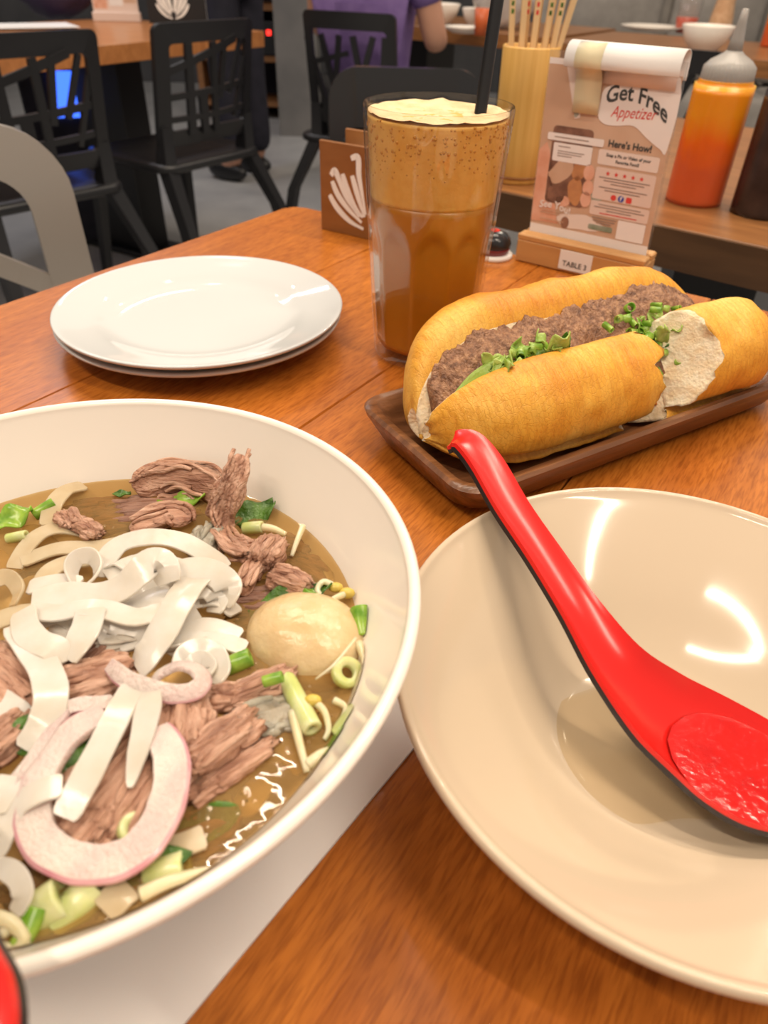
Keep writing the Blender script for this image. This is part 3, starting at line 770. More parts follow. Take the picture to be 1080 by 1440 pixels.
def loaf(name, poly, x0f, x1f, taper, crumb_idx, nx=64, k=4, bend=None, disp=0.0016, seed=0, torn=0.0):
    ring0 = crs(poly, k, closed=True); n = len(ring0); np_ = len(poly)
    rings = []; clean = []
    for i in range(nx+1):
        u = i/nx; ring = []; cring = []
        for j, (y, z) in enumerate(ring0):
            x = x0f(y, z)*(1-u)+x1f(y, z)*u
            s = taper(x); cy, cz = 0.040, 0.020
            yy, zz = cy+(y-cy)*s, (cz+(z-cz)*s)
            zz = max(zz, 0.0) if z > 0.001 else max(zz, 0.0)
            if bend: x, yy, zz = bend(x, yy, zz)
            p = Vector((x, yy, zz)); q = p*38+Vector((seed, 0, 0))
            dd = disp*noise.noise(q)+disp*0.5*noise.noise(q*3.1)
            cring.append(p.copy())
            if torn and (i == 0 or i == nx): p.x += torn*noise.noise(p*220)+torn*0.8*noise.noise(p*90)
            c = Vector((0, yy-cy, zz-cz))
            if c.length > 1e-6: p += c.normalized()*dd
            if zz <= 0.0005: p.z = max(p.z, 0.0)
            ring.append(p)
        rings.append(ring); clean.append(cring)
    vs, fs = rings_(rings, cap=False)
    mi = []
    for i in range(nx):
        for j in range(n):
            a = j//k
            mi.append(1 if crumb_idx[0] <= a < crumb_idx[1] else 0)
    # crumb end caps: rough torn fans
    for e, ring in ((0, clean[0]), (nx, clean[-1])):
        base = e*n
        c = sum(ring, Vector())/n
        prev = list(range(base, base+n))
        for s in (0.93, 0.82, 0.70, 0.58, 0.46, 0.34, 0.22, 0.10):
            k0 = len(vs)
            for p in ring:
                q = c+(p-c)*s; q.x += (0.0016*noise.noise(q*90+Vector((seed+e, 0, 0)))+0.0009*noise.noise(q*520)-0.003*(1-s)*(1 if e else -1))
                vs.append(q)
            cur = list(range(k0, k0+n))
            for j in range(n):
                kk = (j+1) % n; fs.append((prev[j], prev[kk], cur[kk], cur[j])); mi.append(1)
            prev = cur
        vs.append(c); ci_ = len(vs)-1
        for j in range(n):
            fs.append((prev[j], prev[(j+1) % n], ci_)); mi.append(1)
    return mesh(name, vs, fs, [M['crust'], M['crumb']], sw, mi=mi)
def tap(L0, L1, p=2.6, e=0.075):
    def f(x):
        s = 1.0
        if x < L0+e: s = min(s, max(0.0, 1-((L0+e-x)/e)**p)**(1/2.0))
        if x > L1-e: s = min(s, max(0.0, 1-((x-(L1-e))/e)**p)**(1/2.0))
        return max(s, 0.06)
    return f
loaf('back_half', BACK, lambda y, z: -0.006, lambda y, z: 0.243, tap(-0.007, 0.245), (1, 5), 72, seed=3)
loaf('front_half', FRONT, lambda y, z: -0.004, lambda y, z: 0.138+0.16*(z-0.03)-0.45*max(0, z-0.040)+(0.008 if z > 0.052 else 0)-(0.012 if z < 0.0125 else 0), tap(-0.005, 0.40), (9, 13), 60, seed=8, torn=0.007)
def bend_r(x, y, z):
    u = max(0, x-0.19)
    return x+0.004-0.10*(y-0.02), (y-0.02)*1.18+0.020-0.10*u, z*1.12+0.03*u
loaf('torn_end', FRONT, lambda y, z: 0.154-0.62*(y-0.010)+0.62*(z-0.02), lambda y, z: 0.256, tap(-0.4, 0.259, 2.4, 0.050), (9, 13), 36, bend=bend_r, seed=15, torn=0.006)
# browned crumb lining at the bottom between the halves
mesh('hinge_crumb', *boxg(0.02, 0.235, 0.018, 0.07, 0.001, 0.018, 0.006), M['crumb'], sw)
# minced meat
def strip(name, poly, x0, x1, mt, nx, disp, fr, seed, tp):
    ring0 = crs(poly, 4, closed=True); rings = []
    cy = sum(p[0] for p in poly)/len(poly); cz = sum(p[1] for p in poly)/len(poly)
    for i in range(nx+1):
        x = x0+(x1-x0)*i/nx; s = tp(x); ring = []
        for y, z in ring0:
            yy, zz = 0.040+(y-0.040)*s, 0.020+(z-0.020)*s
            if z > 0.045: zz += 0.0055*min(max(0, (x-0.11)/0.08), 1)
            p = Vector((x, yy, zz)); c = Vector((0, y-cy, z-cz)).normalized()
            p += c*(disp*noise.noise(p*fr+Vector((seed, 0, 0)))+disp*0.6*noise.noise(p*fr*2.3)+disp*0.4*noise.noise(p*fr*5))
            ring.append(p)
        rings.append(ring)
    return mesh(name, *rings_(rings), mt, sw)
strip('meat_filling', [(0.030, 0.016), (0.0275, 0.036), (0.031, 0.050), (0.041, 0.0570), (0.0535, 0.0625), (0.0580, 0.0625), (0.053, 0.044), (0.042, 0.016)], 0.004, 0.238, M['meat'], 150, 0.0038, 130, 4, tap(-0.006, 0.240))
# meat seen in the break
strip('meat_filling', [(0.018, 0.010), (0.012, 0.024), (0.016, 0.037), (0.034, 0.044), (0.044, 0.02)], 0.118, 0.178, M['meat'], 40, 0.004, 150, 9, lambda x: 1)
def onsw(x, y, z): return Vector((x, y, z))
def leafmesh(n, w, l, seed, curl=0.3, wav=0.25):
    vs, fs = [], []; nx, ny = 10, 6
    for i in range(nx+1):
        u = i/nx
        for j in range(ny+1):
            v = -1+2*j/ny
            ww = w*math.sin(math.pi*min(0.12+u*0.86, 1))**0.6
            p = Vector((u*l, v*ww, curl*l*(u*u*0.5)+wav*w*math.sin(u*9+seed+v*2)*abs(v)+0.2*w*v*v))
            vs.append(p)
    for i in range(nx):
        for j in range(ny):
            a = i*(ny+1)+j; fs.append((a, a+1, a+ny+2, a+ny+1))
    return vs, fs
def solid(o, t=0.0006):
    md = o.modifiers.new('thickness', 'SOLIDIFY'); md.thickness = t; md.offset = 0; return o
rng = random.Random(11)
# leaf at the left mouth of the sandwich
vs, fs = leafmesh(0, 0.006, 0.042, 1)
o = solid(mesh('lettuce_leaf', vs, fs, M['lettuce'], sw)); o.location = (0.006, 0.027, 0.0375); o.rotation_euler = (R(30), R(-24), R(10))
# cilantro and lettuce between meat and crust
for i in range(26):
    vs, fs = leafmesh(0, rng.uniform(0.0035, 0.006), rng.uniform(0.010, 0.018), i, 0.4, 0.5)
    if i < 16: x = rng.uniform(0.030, 0.088); p = (x, 0.0285+rng.uniform(-0.001, 0.005), 0.0555+rng.uniform(-0.003, 0.002)-max(0, 0.06-x)*0.22)
    else: x = rng.uniform(0.140, 0.178); p = (x, 0.014+rng.uniform(-0.006, 0.016), 0.040+rng.uniform(-0.012, 0.014))
    o = solid(mesh('herb_leaf', vs, fs, M['lettuce'] if rng.random() < 0.7 else M['green_dark'], sw)); o.location = p
    o.rotation_euler = (rng.uniform(-1.0, 1.0), rng.uniform(-0.8, 0.3), rng.uniform(0, 6.28))
# chopped scallion rings
ring_g = None
def ring_geo(r, h, t=0.0006, n=14):
    return lathe([(r, -h/2), (r, h/2), (r-t, h/2), (r-t, -h/2), (r, -h/2)], n)
sme = {}
for k_, (r, h) in enumerate(((0.0024, 0.004), (0.0030, 0.006), (0.0020, 0.007))):
    sme[k_] = ring_geo(r, h)
spots = [(rng.uniform(0.042, 0.085), 0, 0) for _ in range(9)]+[(rng.uniform(0.138, 0.190), 1, 0) for _ in range(40)]+[(rng.uniform(0.12, 0.175), 2, 0) for _ in range(8)]
for i, (x, kind, _) in enumerate(spots):
    if kind == 0: p = (x, 0.029+rng.uniform(-0.001, 0.004), 0.0565+rng.uniform(0, 0.003))
    elif kind == 1:
        f = rng.random(); p = (x+0.012*f, 0.010+f*0.030+rng.uniform(-0.002, 0.002), 0.036+f*0.024+rng.uniform(-0.003, 0.004))
    else: p = (x, 0.040+rng.uniform(-0.008, 0.012), 0.058+rng.uniform(-0.002, 0.006))
    o = mesh('scallion_ring', *sme[i % 3], M['green'] if i % 3 else M['lettuce'], sw)
    o.location = p; o.rotation_euler = (rng.uniform(0, 3), rng.uniform(0, 3), rng.uniform(0, 3))
for i in range(4):
    a = Vector((0.136+0.005*i, 0.000+0.002*i, 0.030-0.006*i))
    mesh('carrot_shred', *tube([a, a+Vector((0.006, 0.003, 0.004)), a+Vector((0.010, 0.001, -0.004))], 0.0011, 6, 4), M['carrot'], sw)

# ------------------------------------------------------------------ pho: broth and what floats in it
lbw = Vector((LBC[0], LBC[1], TZ))
rings = []
for i in range(26):
    r = 0.0918*max(i/25, 1e-4); ring = []
    for j in range(96):
        a = 2*math.pi*j/96
        ring.append((lbw.x+r*math.cos(a), lbw.y+r*math.sin(a), TZ+SZ+(0.0006 if i == 25 else 0)))
    rings.append(ring)
tag(mesh('soup_broth', *rings_(rings, cap=False), M['broth']), 'cloudy golden brown broth filling the white bowl', 'soup')

NG = 'rice noodles in the pho bowl'
def H_(pts):
    """(px, py, mm above the broth) -> world points"""
    return [at(x, y, SZ+h/1000) for x, y, h in pts]
def ribbon(name, label, cat, pts, width, thick=0.0010, mt=None, roll=0.0, roll1=None, group=None, k=6, taper=False, arch=0.0, mt2=None, edge=0.94):
    path = [Vector(p) for p in crs([tuple(p) for p in H_(pts)], k)]
    n = len(path); ups = []
    r1 = roll if roll1 is None else roll1
    for i in range(n):
        t = (path[min(i+1, n-1)]-path[max(i-1, 0)]).normalized()
        u = Vector((0, 0, 1)); s = t.cross(u)
        if s.length < 1e-3: s = Vector((1, 0, 0))
        s.normalize(); u = s.cross(t)
        a = roll+(r1-roll)*i/(n-1)
        ups.append(u*math.cos(a)+s*math.sin(a))
    def sect(i, m):
        w = width/2*(1-0.25*abs(math.sin(i*0.37))*0.2); u = i/(m-1)
        if taper: w *= (1-0.8*u**3)
        e = min(1, 0.75+4*min(u, 1-u)); w *= e; t = thick/2
        return [(-w, -t*0.5), (-w*0.94, -t), (0, -t+arch*w*0.3), (w*edge, -t), (w, -t*0.5), (w, t*0.5), (w*edge, t), (0, t+arch*w*0.3), (-w*0.94, t), (-w, t*0.5)]
    V, Fc = sweep(path, sect, ups)
    mts = [mt or M['noodle']]; mi = None
    if mt2:
        mts.append(mt2); mi = [1 if (f_ % 10) in (3, 4, 5) else 0 for f_ in range(len(Fc))]
    o = autosmooth(mesh(name, V, Fc, mts, mi=mi), 38)
    return tag(o, label, cat, group)
def noodle(label, pts, width=0.0090, roll=0.0, roll1=None, wet=False, thick=0.0010):
    return ribbon('rice_noodle', label, 'noodle', pts, width, thick, M['noodle_wet'] if wet else M['noodle'], roll, roll1, NG)
# soaked noodles below
noodle('soaked rice noodle curving along the upper left bowl wall', [(118, 683, 1), (92, 690, 3), (74, 712, 3), (70, 738, 1)], 0.008, wet=True)
noodle('soaked rice noodle folded under the loops at left', [(20, 800, 0), (38, 768, 2), (62, 748, 3), (95, 742, 2), (140, 752, 1)], 0.0075, wet=True)
noodle('flat soaked noodle band under the small ring noodle', [(30, 790, 1), (80, 772, 2), (130, 770, 2), (175, 762, 2)], 0.0075, wet=True)
noodle('soaked noodle band left of the small ring noodle', [(60, 838, 2), (66, 808, 4), (92, 792, 4), (130, 786, 3)], 0.008, wet=True)
noodle('pale noodle fold at the left image edge', [(-22, 842, 3), (-10, 818, 6), (12, 812, 6), (26, 830, 5), (18, 852, 3)], 0.006, 0.7, wet=True)
noodle('noodle band low at the left edge under the strips', [(-30, 885, 1), (10, 868, 3), (50, 862, 4), (90, 870, 3)], 0.009, wet=True)
noodle('noodle band crossing low in the centre of the bowl', [(70, 900, 3), (110, 890, 5), (160, 892, 5), (215, 880, 4), (250, 878, 3)], 0.009)
noodle('noodle band under the long arching noodle', [(150, 812, 5), (185, 792, 7), (225, 790, 8), (262, 802, 6), (300, 812, 4)], 0.0085)
noodle('pale noodle sheet filling the heart of the tangle', [(175, 872, 5), (205, 850, 7), (240, 838, 7), (280, 838, 5)], 0.012)
noodle('pale noodle below the strips right of the centre', [(170, 905, 3), (200, 898, 4), (235, 903, 3), (262, 915, 2)], 0.0085)
noodle('short noodle lying at the left of the small ring', [(40, 826, 4), (80, 818, 6), (112, 822, 6)], 0.008)
# noodles on top
noodle('long noodle arching over the top of the tangle', [(146, 812, 4), (150, 786, 7), (172, 764, 9), (212, 755, 11), (252, 760, 10), (285, 776, 8), (318, 800, 4)], 0.0078, 0.3, 0.1)
noodle('small ring of noodle standing on edge', [(108, 824, 6), (100, 803, 8), (108, 785, 10), (128, 782, 10), (138, 797, 8), (132, 814, 7), (118, 828, 6)], 0.0062, 0.95)
noodle('wide noodle sweeping from the left and looping up in the middle', [(45, 846, 6), (85, 836, 8), (130, 838, 9), (168, 828, 12), (194, 806, 16), (214, 789, 18), (230, 796, 16), (238, 820, 12)], 0.0105, 0.15, 0.5)
noodle('horizontal noodle across the middle of the tangle', [(38, 858, 7), (78, 862, 9), (118, 855, 11), (152, 858, 11), (192, 868, 10), (232, 856, 9)], 0.0088, -0.1)
noodle('noodle hanging down from the middle then curling left', [(128, 856, 12), (122, 880, 11), (110, 903, 10), (92, 925, 8)], 0.0105, 0.1)
noodle('thin noodle edge falling at the left of the tangle', [(33, 858, 9), (36, 884, 10), (52, 902, 10), (76, 912, 10), (90, 932, 8)], 0.0092, 0.3, -0.1)
noodle('long noodle strip running down the left side to the onion ring', [(22, 880, 7), (42, 908, 9), (62, 938, 10), (72, 972, 11), (67, 1005, 10), (54, 1032, 8), (38, 1056, 6)], 0.0098, -0.15)
noodle('noodle strip slanting down through the right of the tangle', [(292, 800, 9), (266, 824, 12), (246, 856, 12), (226, 892, 10), (206, 922, 7), (193, 940, 4)], 0.0112, 0.1)
noodle('noodle fold bulging at the right of the tangle', [(238, 806, 9), (270, 800, 12), (304, 808, 12), (322, 828, 9), (316, 852, 5)], 0.0100, 0.2, 0.5)
noodle('noodle fold tucked inside the right bulge', [(250, 856, 6), (262, 832, 9), (290, 826, 9), (308, 842, 6), (300, 862, 4)], 0.0086, 0.4)
noodle('upper of the thin noodles fanning towards the egg', [(222, 892, 4), (262, 882, 5), (300, 880, 4), (338, 895, 2)], 0.0066)
noodle('lower of the thin noodles fanning towards the egg', [(225, 908, 4), (262, 900, 5), (305, 900, 4), (346, 912, 2)], 0.0066)
noodle('curled noodle ring above the purple onion curl', [(256, 938, 4), (262, 920, 6), (284, 912, 6), (304, 922, 5), (311, 944, 4), (300, 962, 3)], 0.0072, 0.5)
noodle('inner noodle coil above the purple onion curl', [(266, 944, 4), (272, 930, 5), (286, 926, 5), (296, 938, 4), (290, 950, 3)], 0.0052, 0.6)
noodle('noodle loop below the wide sweeping noodle', [(152, 905, 4), (150, 890, 6), (166, 880, 7), (196, 884, 7), (206, 898, 5)], 0.0065, 0.5)
noodle('long noodle strip crossing the onion ring', [(190, 962, 12), (170, 996, 13), (146, 1044, 13), (118, 1098, 12), (90, 1150, 9)], 0.0082, 0.05, -0.1)
ribbon('rice_noodle', 'pointed noodle strip hanging inside the onion ring', 'noodle', [(200, 966, 12), (208, 985, 13), (203, 1022, 12), (192, 1066, 11), (183, 1108, 9)], 0.0082, 0.0010, M['noodle'], 0.1, group=NG, taper=True)
noodle('square-ended noodle strip bending at the left of the onion ring', [(88, 1104, 11), (58, 1112, 11), (28, 1130, 9), (8, 1160, 7), (-12, 1205, 5)], 0.0078, 0.1)
noodle('noodle piece at the left edge above the square-ended strip', [(18, 1092, 9), (6, 1112, 9), (-12, 1140, 8)], 0.0085)
noodle('noodle hook at the lower left edge', [(-14, 1222, 5), (8, 1222, 7), (26, 1236, 7), (32, 1260, 6), (22, 1284, 4)], 0.0052, 0.2)
noodle('translucent noodle end under the lower onion ring', [(182, 1246, 1), (164, 1262, 1.5), (146, 1282, 1)], 0.0085, wet=True)
noodle('translucent noodle end right of the lower onion ring', [(288, 1176, 0.8), (258, 1188, 1), (226, 1200, 0.8)], 0.007, wet=True)
noodle('noodle end at the far left edge beside the beef', [(-10, 985, 7), (12, 1000, 7), (28, 1015, 5)], 0.010)

rng = random.Random(77)
for k in range(16):
    cx, cy = rng.uniform(60, 300), rng.uniform(785, 900)
    if cx > 250 and cy > 860: cy -= 30
    a = rng.uniform(-0.5, 0.5); pts = []
    for t in range(5):
        u = t-2; pts.append((cx+u*26*math.cos(a)+rng.uniform(-7, 7), cy+u*20*math.sin(a)+rng.uniform(-9, 9), rng.uniform(2.0, 6.5)))
    noodle('rice noodle strand packed inside the noodle tangle', pts, rng.uniform(0.006, 0.009), rng.uniform(-0.5, 0.5))
for k, (cx, cy, a, ln) in enumerate(((60, 760, 0.3, 60), (170, 730, -0.2, 70), (20, 790, 0.1, 60), (440, 1000, 0.9, 60), (400, 1060, 0.5, 70), (300, 1140, -0.5, 60), (120, 1290, -0.2, 60), (470, 800, 0.8, 45), (350, 1120, -0.6, 50))):
    pts = [(cx+u*ln*0.5*math.cos(a), cy+u*ln*0.5*math.sin(a)+8*math.sin(u*3+k), -3.5-1.5*abs(u)) for u in (-1, -0.5, 0, 0.5, 1)]
    noodle('blurred rice noodle sunk below the broth surface', pts, 0.008, 0.1, wet=True)
# red onion
OG = 'red onion slices on the pho'
ribbon('onion_ring', 'large red onion ring lying open over the beef', 'onion', [(148, 1006, 8), (112, 1022, 9), (80, 1052, 9), (56, 1094, 9), (46, 1140, 8), (58, 1184, 6), (96, 1210, 5), (142, 1216, 5), (188, 1200, 6), (222, 1160, 7), (240, 1110, 9), (240, 1062, 10), (222, 1026, 10)], 0.0098, 0.0026, M['onion'], 0.12, group=OG, k=8, arch=0.05, mt2=M['onion_skin'], edge=0.78)
ribbon('onion_ring', 'purple-edged onion curl above the long noodle strips', 'onion', [(155, 936, 9), (178, 956, 12), (210, 968, 13), (244, 976, 12), (272, 972, 11), (285, 958, 11), (276, 942, 12), (252, 936, 12), (228, 946, 11), (216, 958, 9)], 0.0058, 0.0018, M['onion'], 0.55, group=OG, arch=0.05, mt2=M['onion_skin'], edge=0.78)
ribbon('onion_strip', 'thin pink onion strand slanting down the left side', 'onion', [(92, 1000, 9), (70, 1032, 9), (42, 1072, 9), (12, 1110, 8), (-14, 1150, 6)], 0.0042, 0.0016, M['onion'], 0.3, group=OG, mt2=M['onion_skin'])
ribbon('onion_strip', 'pink onion strand beside the thinner strand on the left', 'onion', [(108, 1030, 8), (86, 1058, 9), (60, 1084, 9), (30, 1122, 8)], 0.0062, 0.0016, M['onion'], 0.1, group=OG, mt2=M['onion_skin'])
ribbon('onion_strip', 'white and purple onion end lying on the beef', 'onion', [(88, 1000, 8), (110, 992, 9), (135, 990, 8), (158, 988, 6)], 0.0046, 0.0020, M['onion'], 0.3, group=OG, mt2=M['onion_skin'])
ribbon('onion_strip', 'purple onion sliver between the noodles near the egg', 'onion', [(240, 876, 5), (258, 870, 5), (276, 868, 4)], 0.0016, 0.001, M['onion_skin'], 0.1, group=OG)

# beef
BG = 'stewed beef pieces in the pho'
def beef(label, px, py, h, size, ang, seed, mt='beef', tilt=(0, 0), rough=0.22):
    """ellipsoidal chunk pulled into long fibres; size in metres along fibre, across, up; ang is the fibre heading"""
    rnd = Vector((seed*3.7, seed*1.3, 0))
    def disp(q):
        v = Vector((q.x*0.9, q.y*1.6, q.z*1.6))
        f = 1+rough*1.2*noise.noise(v*1.4+rnd)+rough*0.8*noise.noise(Vector((q.x*0.8, q.y*6, q.z*6))+rnd)+rough*0.4*noise.noise(Vector((q.x*1.5, q.y*13, q.z*13))+rnd)
        # blunt, ragged fibre ends
        if abs(q.x) > 0.55: f *= 1+0.28*noise.noise(Vector((0, q.y*9, q.z*9))+rnd)
        e = max(abs(q.x), abs(q.y)); f *= 1+0.20*(1-abs(e-0.72))
        return f
    parts_ = [ellipsoid((size[0]*0.44, size[1]*0.42, size[2]*0.42), 48, 26, disp)]
    rg = random.Random(seed*31+5); nst = 9 if mt == 'gristle' else int(14+size[0]*size[1]*26000)
    for k in range(min(nst, 36)):                       # muscle fibres bundled over the core
        a = rg.uniform(-0.35, math.pi+0.35); rr_ = rg.uniform(0.80, 1.0)
        y0, z0 = math.cos(a)*size[1]/2*rr_*0.92, math.sin(a)*size[2]/2*rr_*0.85
        ln = size[0]*rg.uniform(0.35, 0.72)*(0.55+0.45*abs(math.sin(a))); cx_ = rg.uniform(-0.5, 0.5)*(size[0]*1.02-ln)
        th_ = rg.uniform(0.0007, 0.0017)
        wob = [(cx_+(t-0.5)*ln, y0+rg.uniform(-1, 1)*0.0008, z0*(1-0.55*(2*abs((cx_+(t-0.5)*ln)/size[0]))**2)+rg.uniform(-1, 1)*0.0006) for t in (0, 0.33, 0.66, 1)]
        parts_.append(tube(wob, th_, 7, 4, lambda u: 0.45+0.75*math.sin(math.pi*min(max(u, 0.05), 0.95))**0.5))
    V, Fc = cat_(*parts_)
    p = at(px, py, SZ+h/1000)
    o = mesh('beef_piece', V, Fc, M[mt], loc=(0, 0, 0)); o.location = p
    o.rotation_euler = (tilt[0], tilt[1], ang)
    return tag(o, label, 'beef', BG)
def strandpiece(label, pts, width, thick, seed, mt='beef', roll=0.0, roll1=None):
    """torn strip of beef: fibrous sweep with a ragged section"""
    path = [Vector(p) for p in crs([tuple(p) for p in H_(pts)], 7)]; n = len(path); ups = []
    r1 = roll if roll1 is None else roll1
    for i in range(n):
        t = (path[min(i+1, n-1)]-path[max(i-1, 0)]).normalized(); u = Vector((0, 0, 1)); s = t.cross(u)
        if s.length < 1e-2: s = Vector((1, 0, 0))
        s.normalize(); u = s.cross(t); a = roll+(r1-roll)*i/(n-1); ups.append(u*math.cos(a)+s*math.sin(a))
    m_ = 26
    def sect(i, N):
        u = i/(N-1); out = []
        for j in range(m_):
            a = 2*math.pi*j/m_
            f = 1+0.30*noise.noise(Vector((math.cos(a)*2.3, math.sin(a)*2.3, u*2.0+seed)))+0.22*noise.noise(Vector((j*0.9, seed, u*1.5)))
            e = min(1, 0.45+5*min(u, 1-u)+0.3*noise.noise(Vector((j*0.7, seed, 3))))
            out.append((width/2*math.cos(a)*f*e, thick/2*math.sin(a)*f*e))
        return out
    # fibre texture runs along local x, so build in a frame turned to the first-to-last direction
    parts_ = [sweep(path, lambda i, N: [(a*0.8, b*0.8) for a, b in sect(i, N)], ups)]
    rg = random.Random(seed*17+3)
    for k in range(16):                                  # torn fibres along the strip
        oa, ob = rg.uniform(-0.5, 0.5)*width*0.95, rg.choice((-1, 1))*rg.uniform(0.25, 0.5)*thick
        i0 = int(rg.uniform(0, 0.45)*n); i1 = min(n-1, int(i0+rg.uniform(0.35, 0.9)*n)); th_ = rg.uniform(0.0006, 0.0013)
        if i1-i0 < 4: continue
        sub = []
        for i in range(i0, i1+1):
            t = (path[min(i+1, n-1)]-path[max(i-1, 0)]).normalized(); sd = t.cross(ups[i]).normalized(); uu = sd.cross(t).normalized()
            sub.append(path[i]+sd*(oa+0.0007*math.sin(i*0.5+k))+uu*ob)
        if i1 == n-1: sub.append(sub[-1]+(sub[-1]-sub[-2]).normalized()*rg.uniform(0.0005, 0.003))
        parts_.append(tube(sub, th_, 7, 1, lambda u: 0.4+0.7*math.sin(math.pi*min(max(u, 0.06), 0.94))**0.5))
    V, Fc = cat_(*parts_)
    d = path[-1]-path[0]; ang = math.atan2(d.y, d.x); c = path[0]
    Mx = Matrix.Rotation(-ang, 3, 'Z')
    o = mesh('beef_piece', [Mx @ (v-c) for v in V], Fc, M[mt], loc=(0, 0, 0)); o.location = c; o.rotation_euler = (0, 0, ang)
    return tag(o, label, 'beef', BG)
strandpiece('wavy beef slice standing along the back bowl wall', [(192, 692, 3), (214, 676, 5), (242, 670, 6), (272, 672, 7), (296, 684, 6), (306, 706, 2)], 0.0165, 0.0055, 2, roll=1.0)
strandpiece('tall torn beef strip sticking up against the bowl wall', [(318, 752, 2), (316, 726, 7), (326, 694, 15), (334, 664, 21), (339, 640, 25)], 0.0095, 0.0045, 5, roll=0.3, roll1=0.6)
strandpiece('short ragged beef strip left of the tall strip', [(300, 730, 2), (307, 704, 9), (315, 676, 15)], 0.0080, 0.0042, 6, roll=0.6)
strandpiece('bent beef foot of the tall strip', [(312, 748, 4), (326, 770, 5), (346, 776, 4), (362, 778, 3)], 0.0085, 0.0060, 8)
beef('orange brown beef lump right of the tall strip', 376, 778, 4, (0.0155, 0.0135, 0.012), R(70), 3)
strandpiece('beef shred dropping below the lump', [(362, 790, 4), (350, 812, 3), (334, 836, 1)], 0.0085, 0.0055, 9)
beef('small pink beef knob above the egg', 408, 818, 3, (0.0165, 0.0105, 0.009), R(-20), 4)
strandpiece('beef flake with pale fibres in front of the back slice', [(184, 748, 1.5), (214, 734, 3), (244, 724, 3), (258, 738, 3)], 0.0130, 0.005, 11)
beef('dark wet beef under the back slice', 205, 722, -3, (0.040, 0.020, 0.008), R(10), 12, 'beef_dark')
beef('small beef stub at upper left', 98, 732, 3, (0.0115, 0.0085, 0.007), R(-40), 13)
beef('second small beef stub at upper left with a bubbly end', 124, 745, 3, (0.0145, 0.0070, 0.006), R(-25), 14)
beef('large beef slice at the left edge under the noodles', 22, 965, 2, (0.034, 0.028, 0.012), R(-35), 15)
beef('orange beef slice right of the long left noodle', 126, 962, 3, (0.026, 0.018, 0.010), R(25), 16)
beef('brown beef bits between the noodles in the centre', 128, 918, 1, (0.020, 0.014, 0.008), R(60), 17, 'beef_dark')
beef('thick beef chunk with a cut face right of the pointed noodle', 254, 1020, 4, (0.020, 0.018, 0.012), R(100), 18)
beef('split fibrous beef chunk at the right of the onion ring', 310, 1046, 4, (0.026, 0.0115, 0.011), R(48), 19, rough=0.26)
beef('beef shreds right of the split chunk', 326, 1082, 0, (0.028, 0.008, 0.007), R(42), 20)
beef('reddish beef strip below the curled noodle', 356, 972, 1, (0.026, 0.009, 0.008), R(32), 21, rough=0.22)
beef('reddish beef knob at the end of the red strip', 320, 982, 2, (0.012, 0.010, 0.008), R(10), 22)
beef('pale fatty beef shred right of the split chunk', 366, 1012, 0, (0.022, 0.014, 0.007), R(25), 23, 'gristle')
beef('big beef slice framed by the onion ring', 158, 1092, 2, (0.040, 0.034, 0.011), R(68), 24)
beef('beef slice right half inside the onion ring', 205, 1115, 2, (0.030, 0.020, 0.011), R(75), 25)
beef('wet beef under the lower onion ring', 120, 1160, -1, (0.034, 0.016, 0.008), R(-15), 26, 'beef_dark')
beef('orange beef edge at the far left beside the herb', 4, 1042, 4, (0.018, 0.012, 0.011), R(60), 27)
beef('grey tendon lump among the beef at the back', 290, 764, 2, (0.0165, 0.0145, 0.011), R(80), 28, 'gristle', rough=0.16)
beef('dark meat under the broth below the small knob', 372, 842, -3, (0.030, 0.018, 0.006), R(10), 29, 'beef_dark')

for k, (cx, cy, w, l, a) in enumerate(((150, 715, .012, .030, 5), (60, 790, .012, .024, 20), (440, 800, .010, .020, -30), (470, 870, .010, .02, -50), (250, 1180, .014, .034, 25), (380, 880, .012, .022, 10), (90, 1250, .012, .03, 0), (410, 770, .010, .018, -20)  )):
    beef('sunken dark beef under the broth, %s' % ('behind the small stubs', 'left of the small ring noodle', 'below the back right wall', 'right of the egg', 'right below the onion ring', 'left of the egg', 'below the onion ring', 'right of the orange beef lump')[k], cx, cy, -6, (l, w, 0.006), R(a), 40+k, 'beef_dark')
# egg
p = at(432, 902, SZ-0.004)
V, Fc = ellipsoid((0.0215, 0.0180, 0.0150), 40, 24, lambda q: 1+0.02*noise.noise(q*3))
o = mesh('boiled_egg', V, Fc, M['ball'], loc=(0, 0, 0)); o.location = p; o.rotation_euler = (0, 0, R(-15))
tag(o, 'smooth pale round egg floating at the right of the pho', 'egg')

# scallion and herbs
SG = 'scallion pieces in the pho'
def scallion(label, px, py, h, r, ln, ang, mt='green', tilt=1.3):
    o = mesh('scallion_piece', *lathe([(r*0.45, -ln/2), (r*0.97, -ln/2), (r, -ln/2+0.0004), (r*1.03, 0), (r, ln/2-0.0004), (r*0.97, ln/2), (r*0.45, ln/2), (r*0.45, -ln/2)], 18), M[mt], loc=(0, 0, 0))
    o.location = at(px, py, SZ+h/1000); o.rotation_euler = (0, tilt, ang)
    return tag(o, label, 'scallion', SG)
scallion('bright green scallion piece standing against the right bowl wall', 509, 876, 3, 0.0036, 0.0105, R(100), tilt=1.2)
scallion('bright green scallion piece between the noodles and the egg', 335, 931, 3, 0.0030, 0.0085, R(20))
scallion('green scallion ring above the egg', 436, 842, 2, 0.0034, 0.0060, R(60), tilt=0.7)
scallion('small green scallion bit at the lower left of the egg', 384, 955, 9, 0.0018, 0.0060, R(10))
scallion('yellow green scallion disc below the big onion ring beef', 187, 1166, 3, 0.0040, 0.0055, R(-30), 'green_pale', 0.6)
scallion('yellow green scallion piece below the onion ring at right', 236, 1226, -2.0, 0.0044, 0.0100, R(10), 'green_pale')
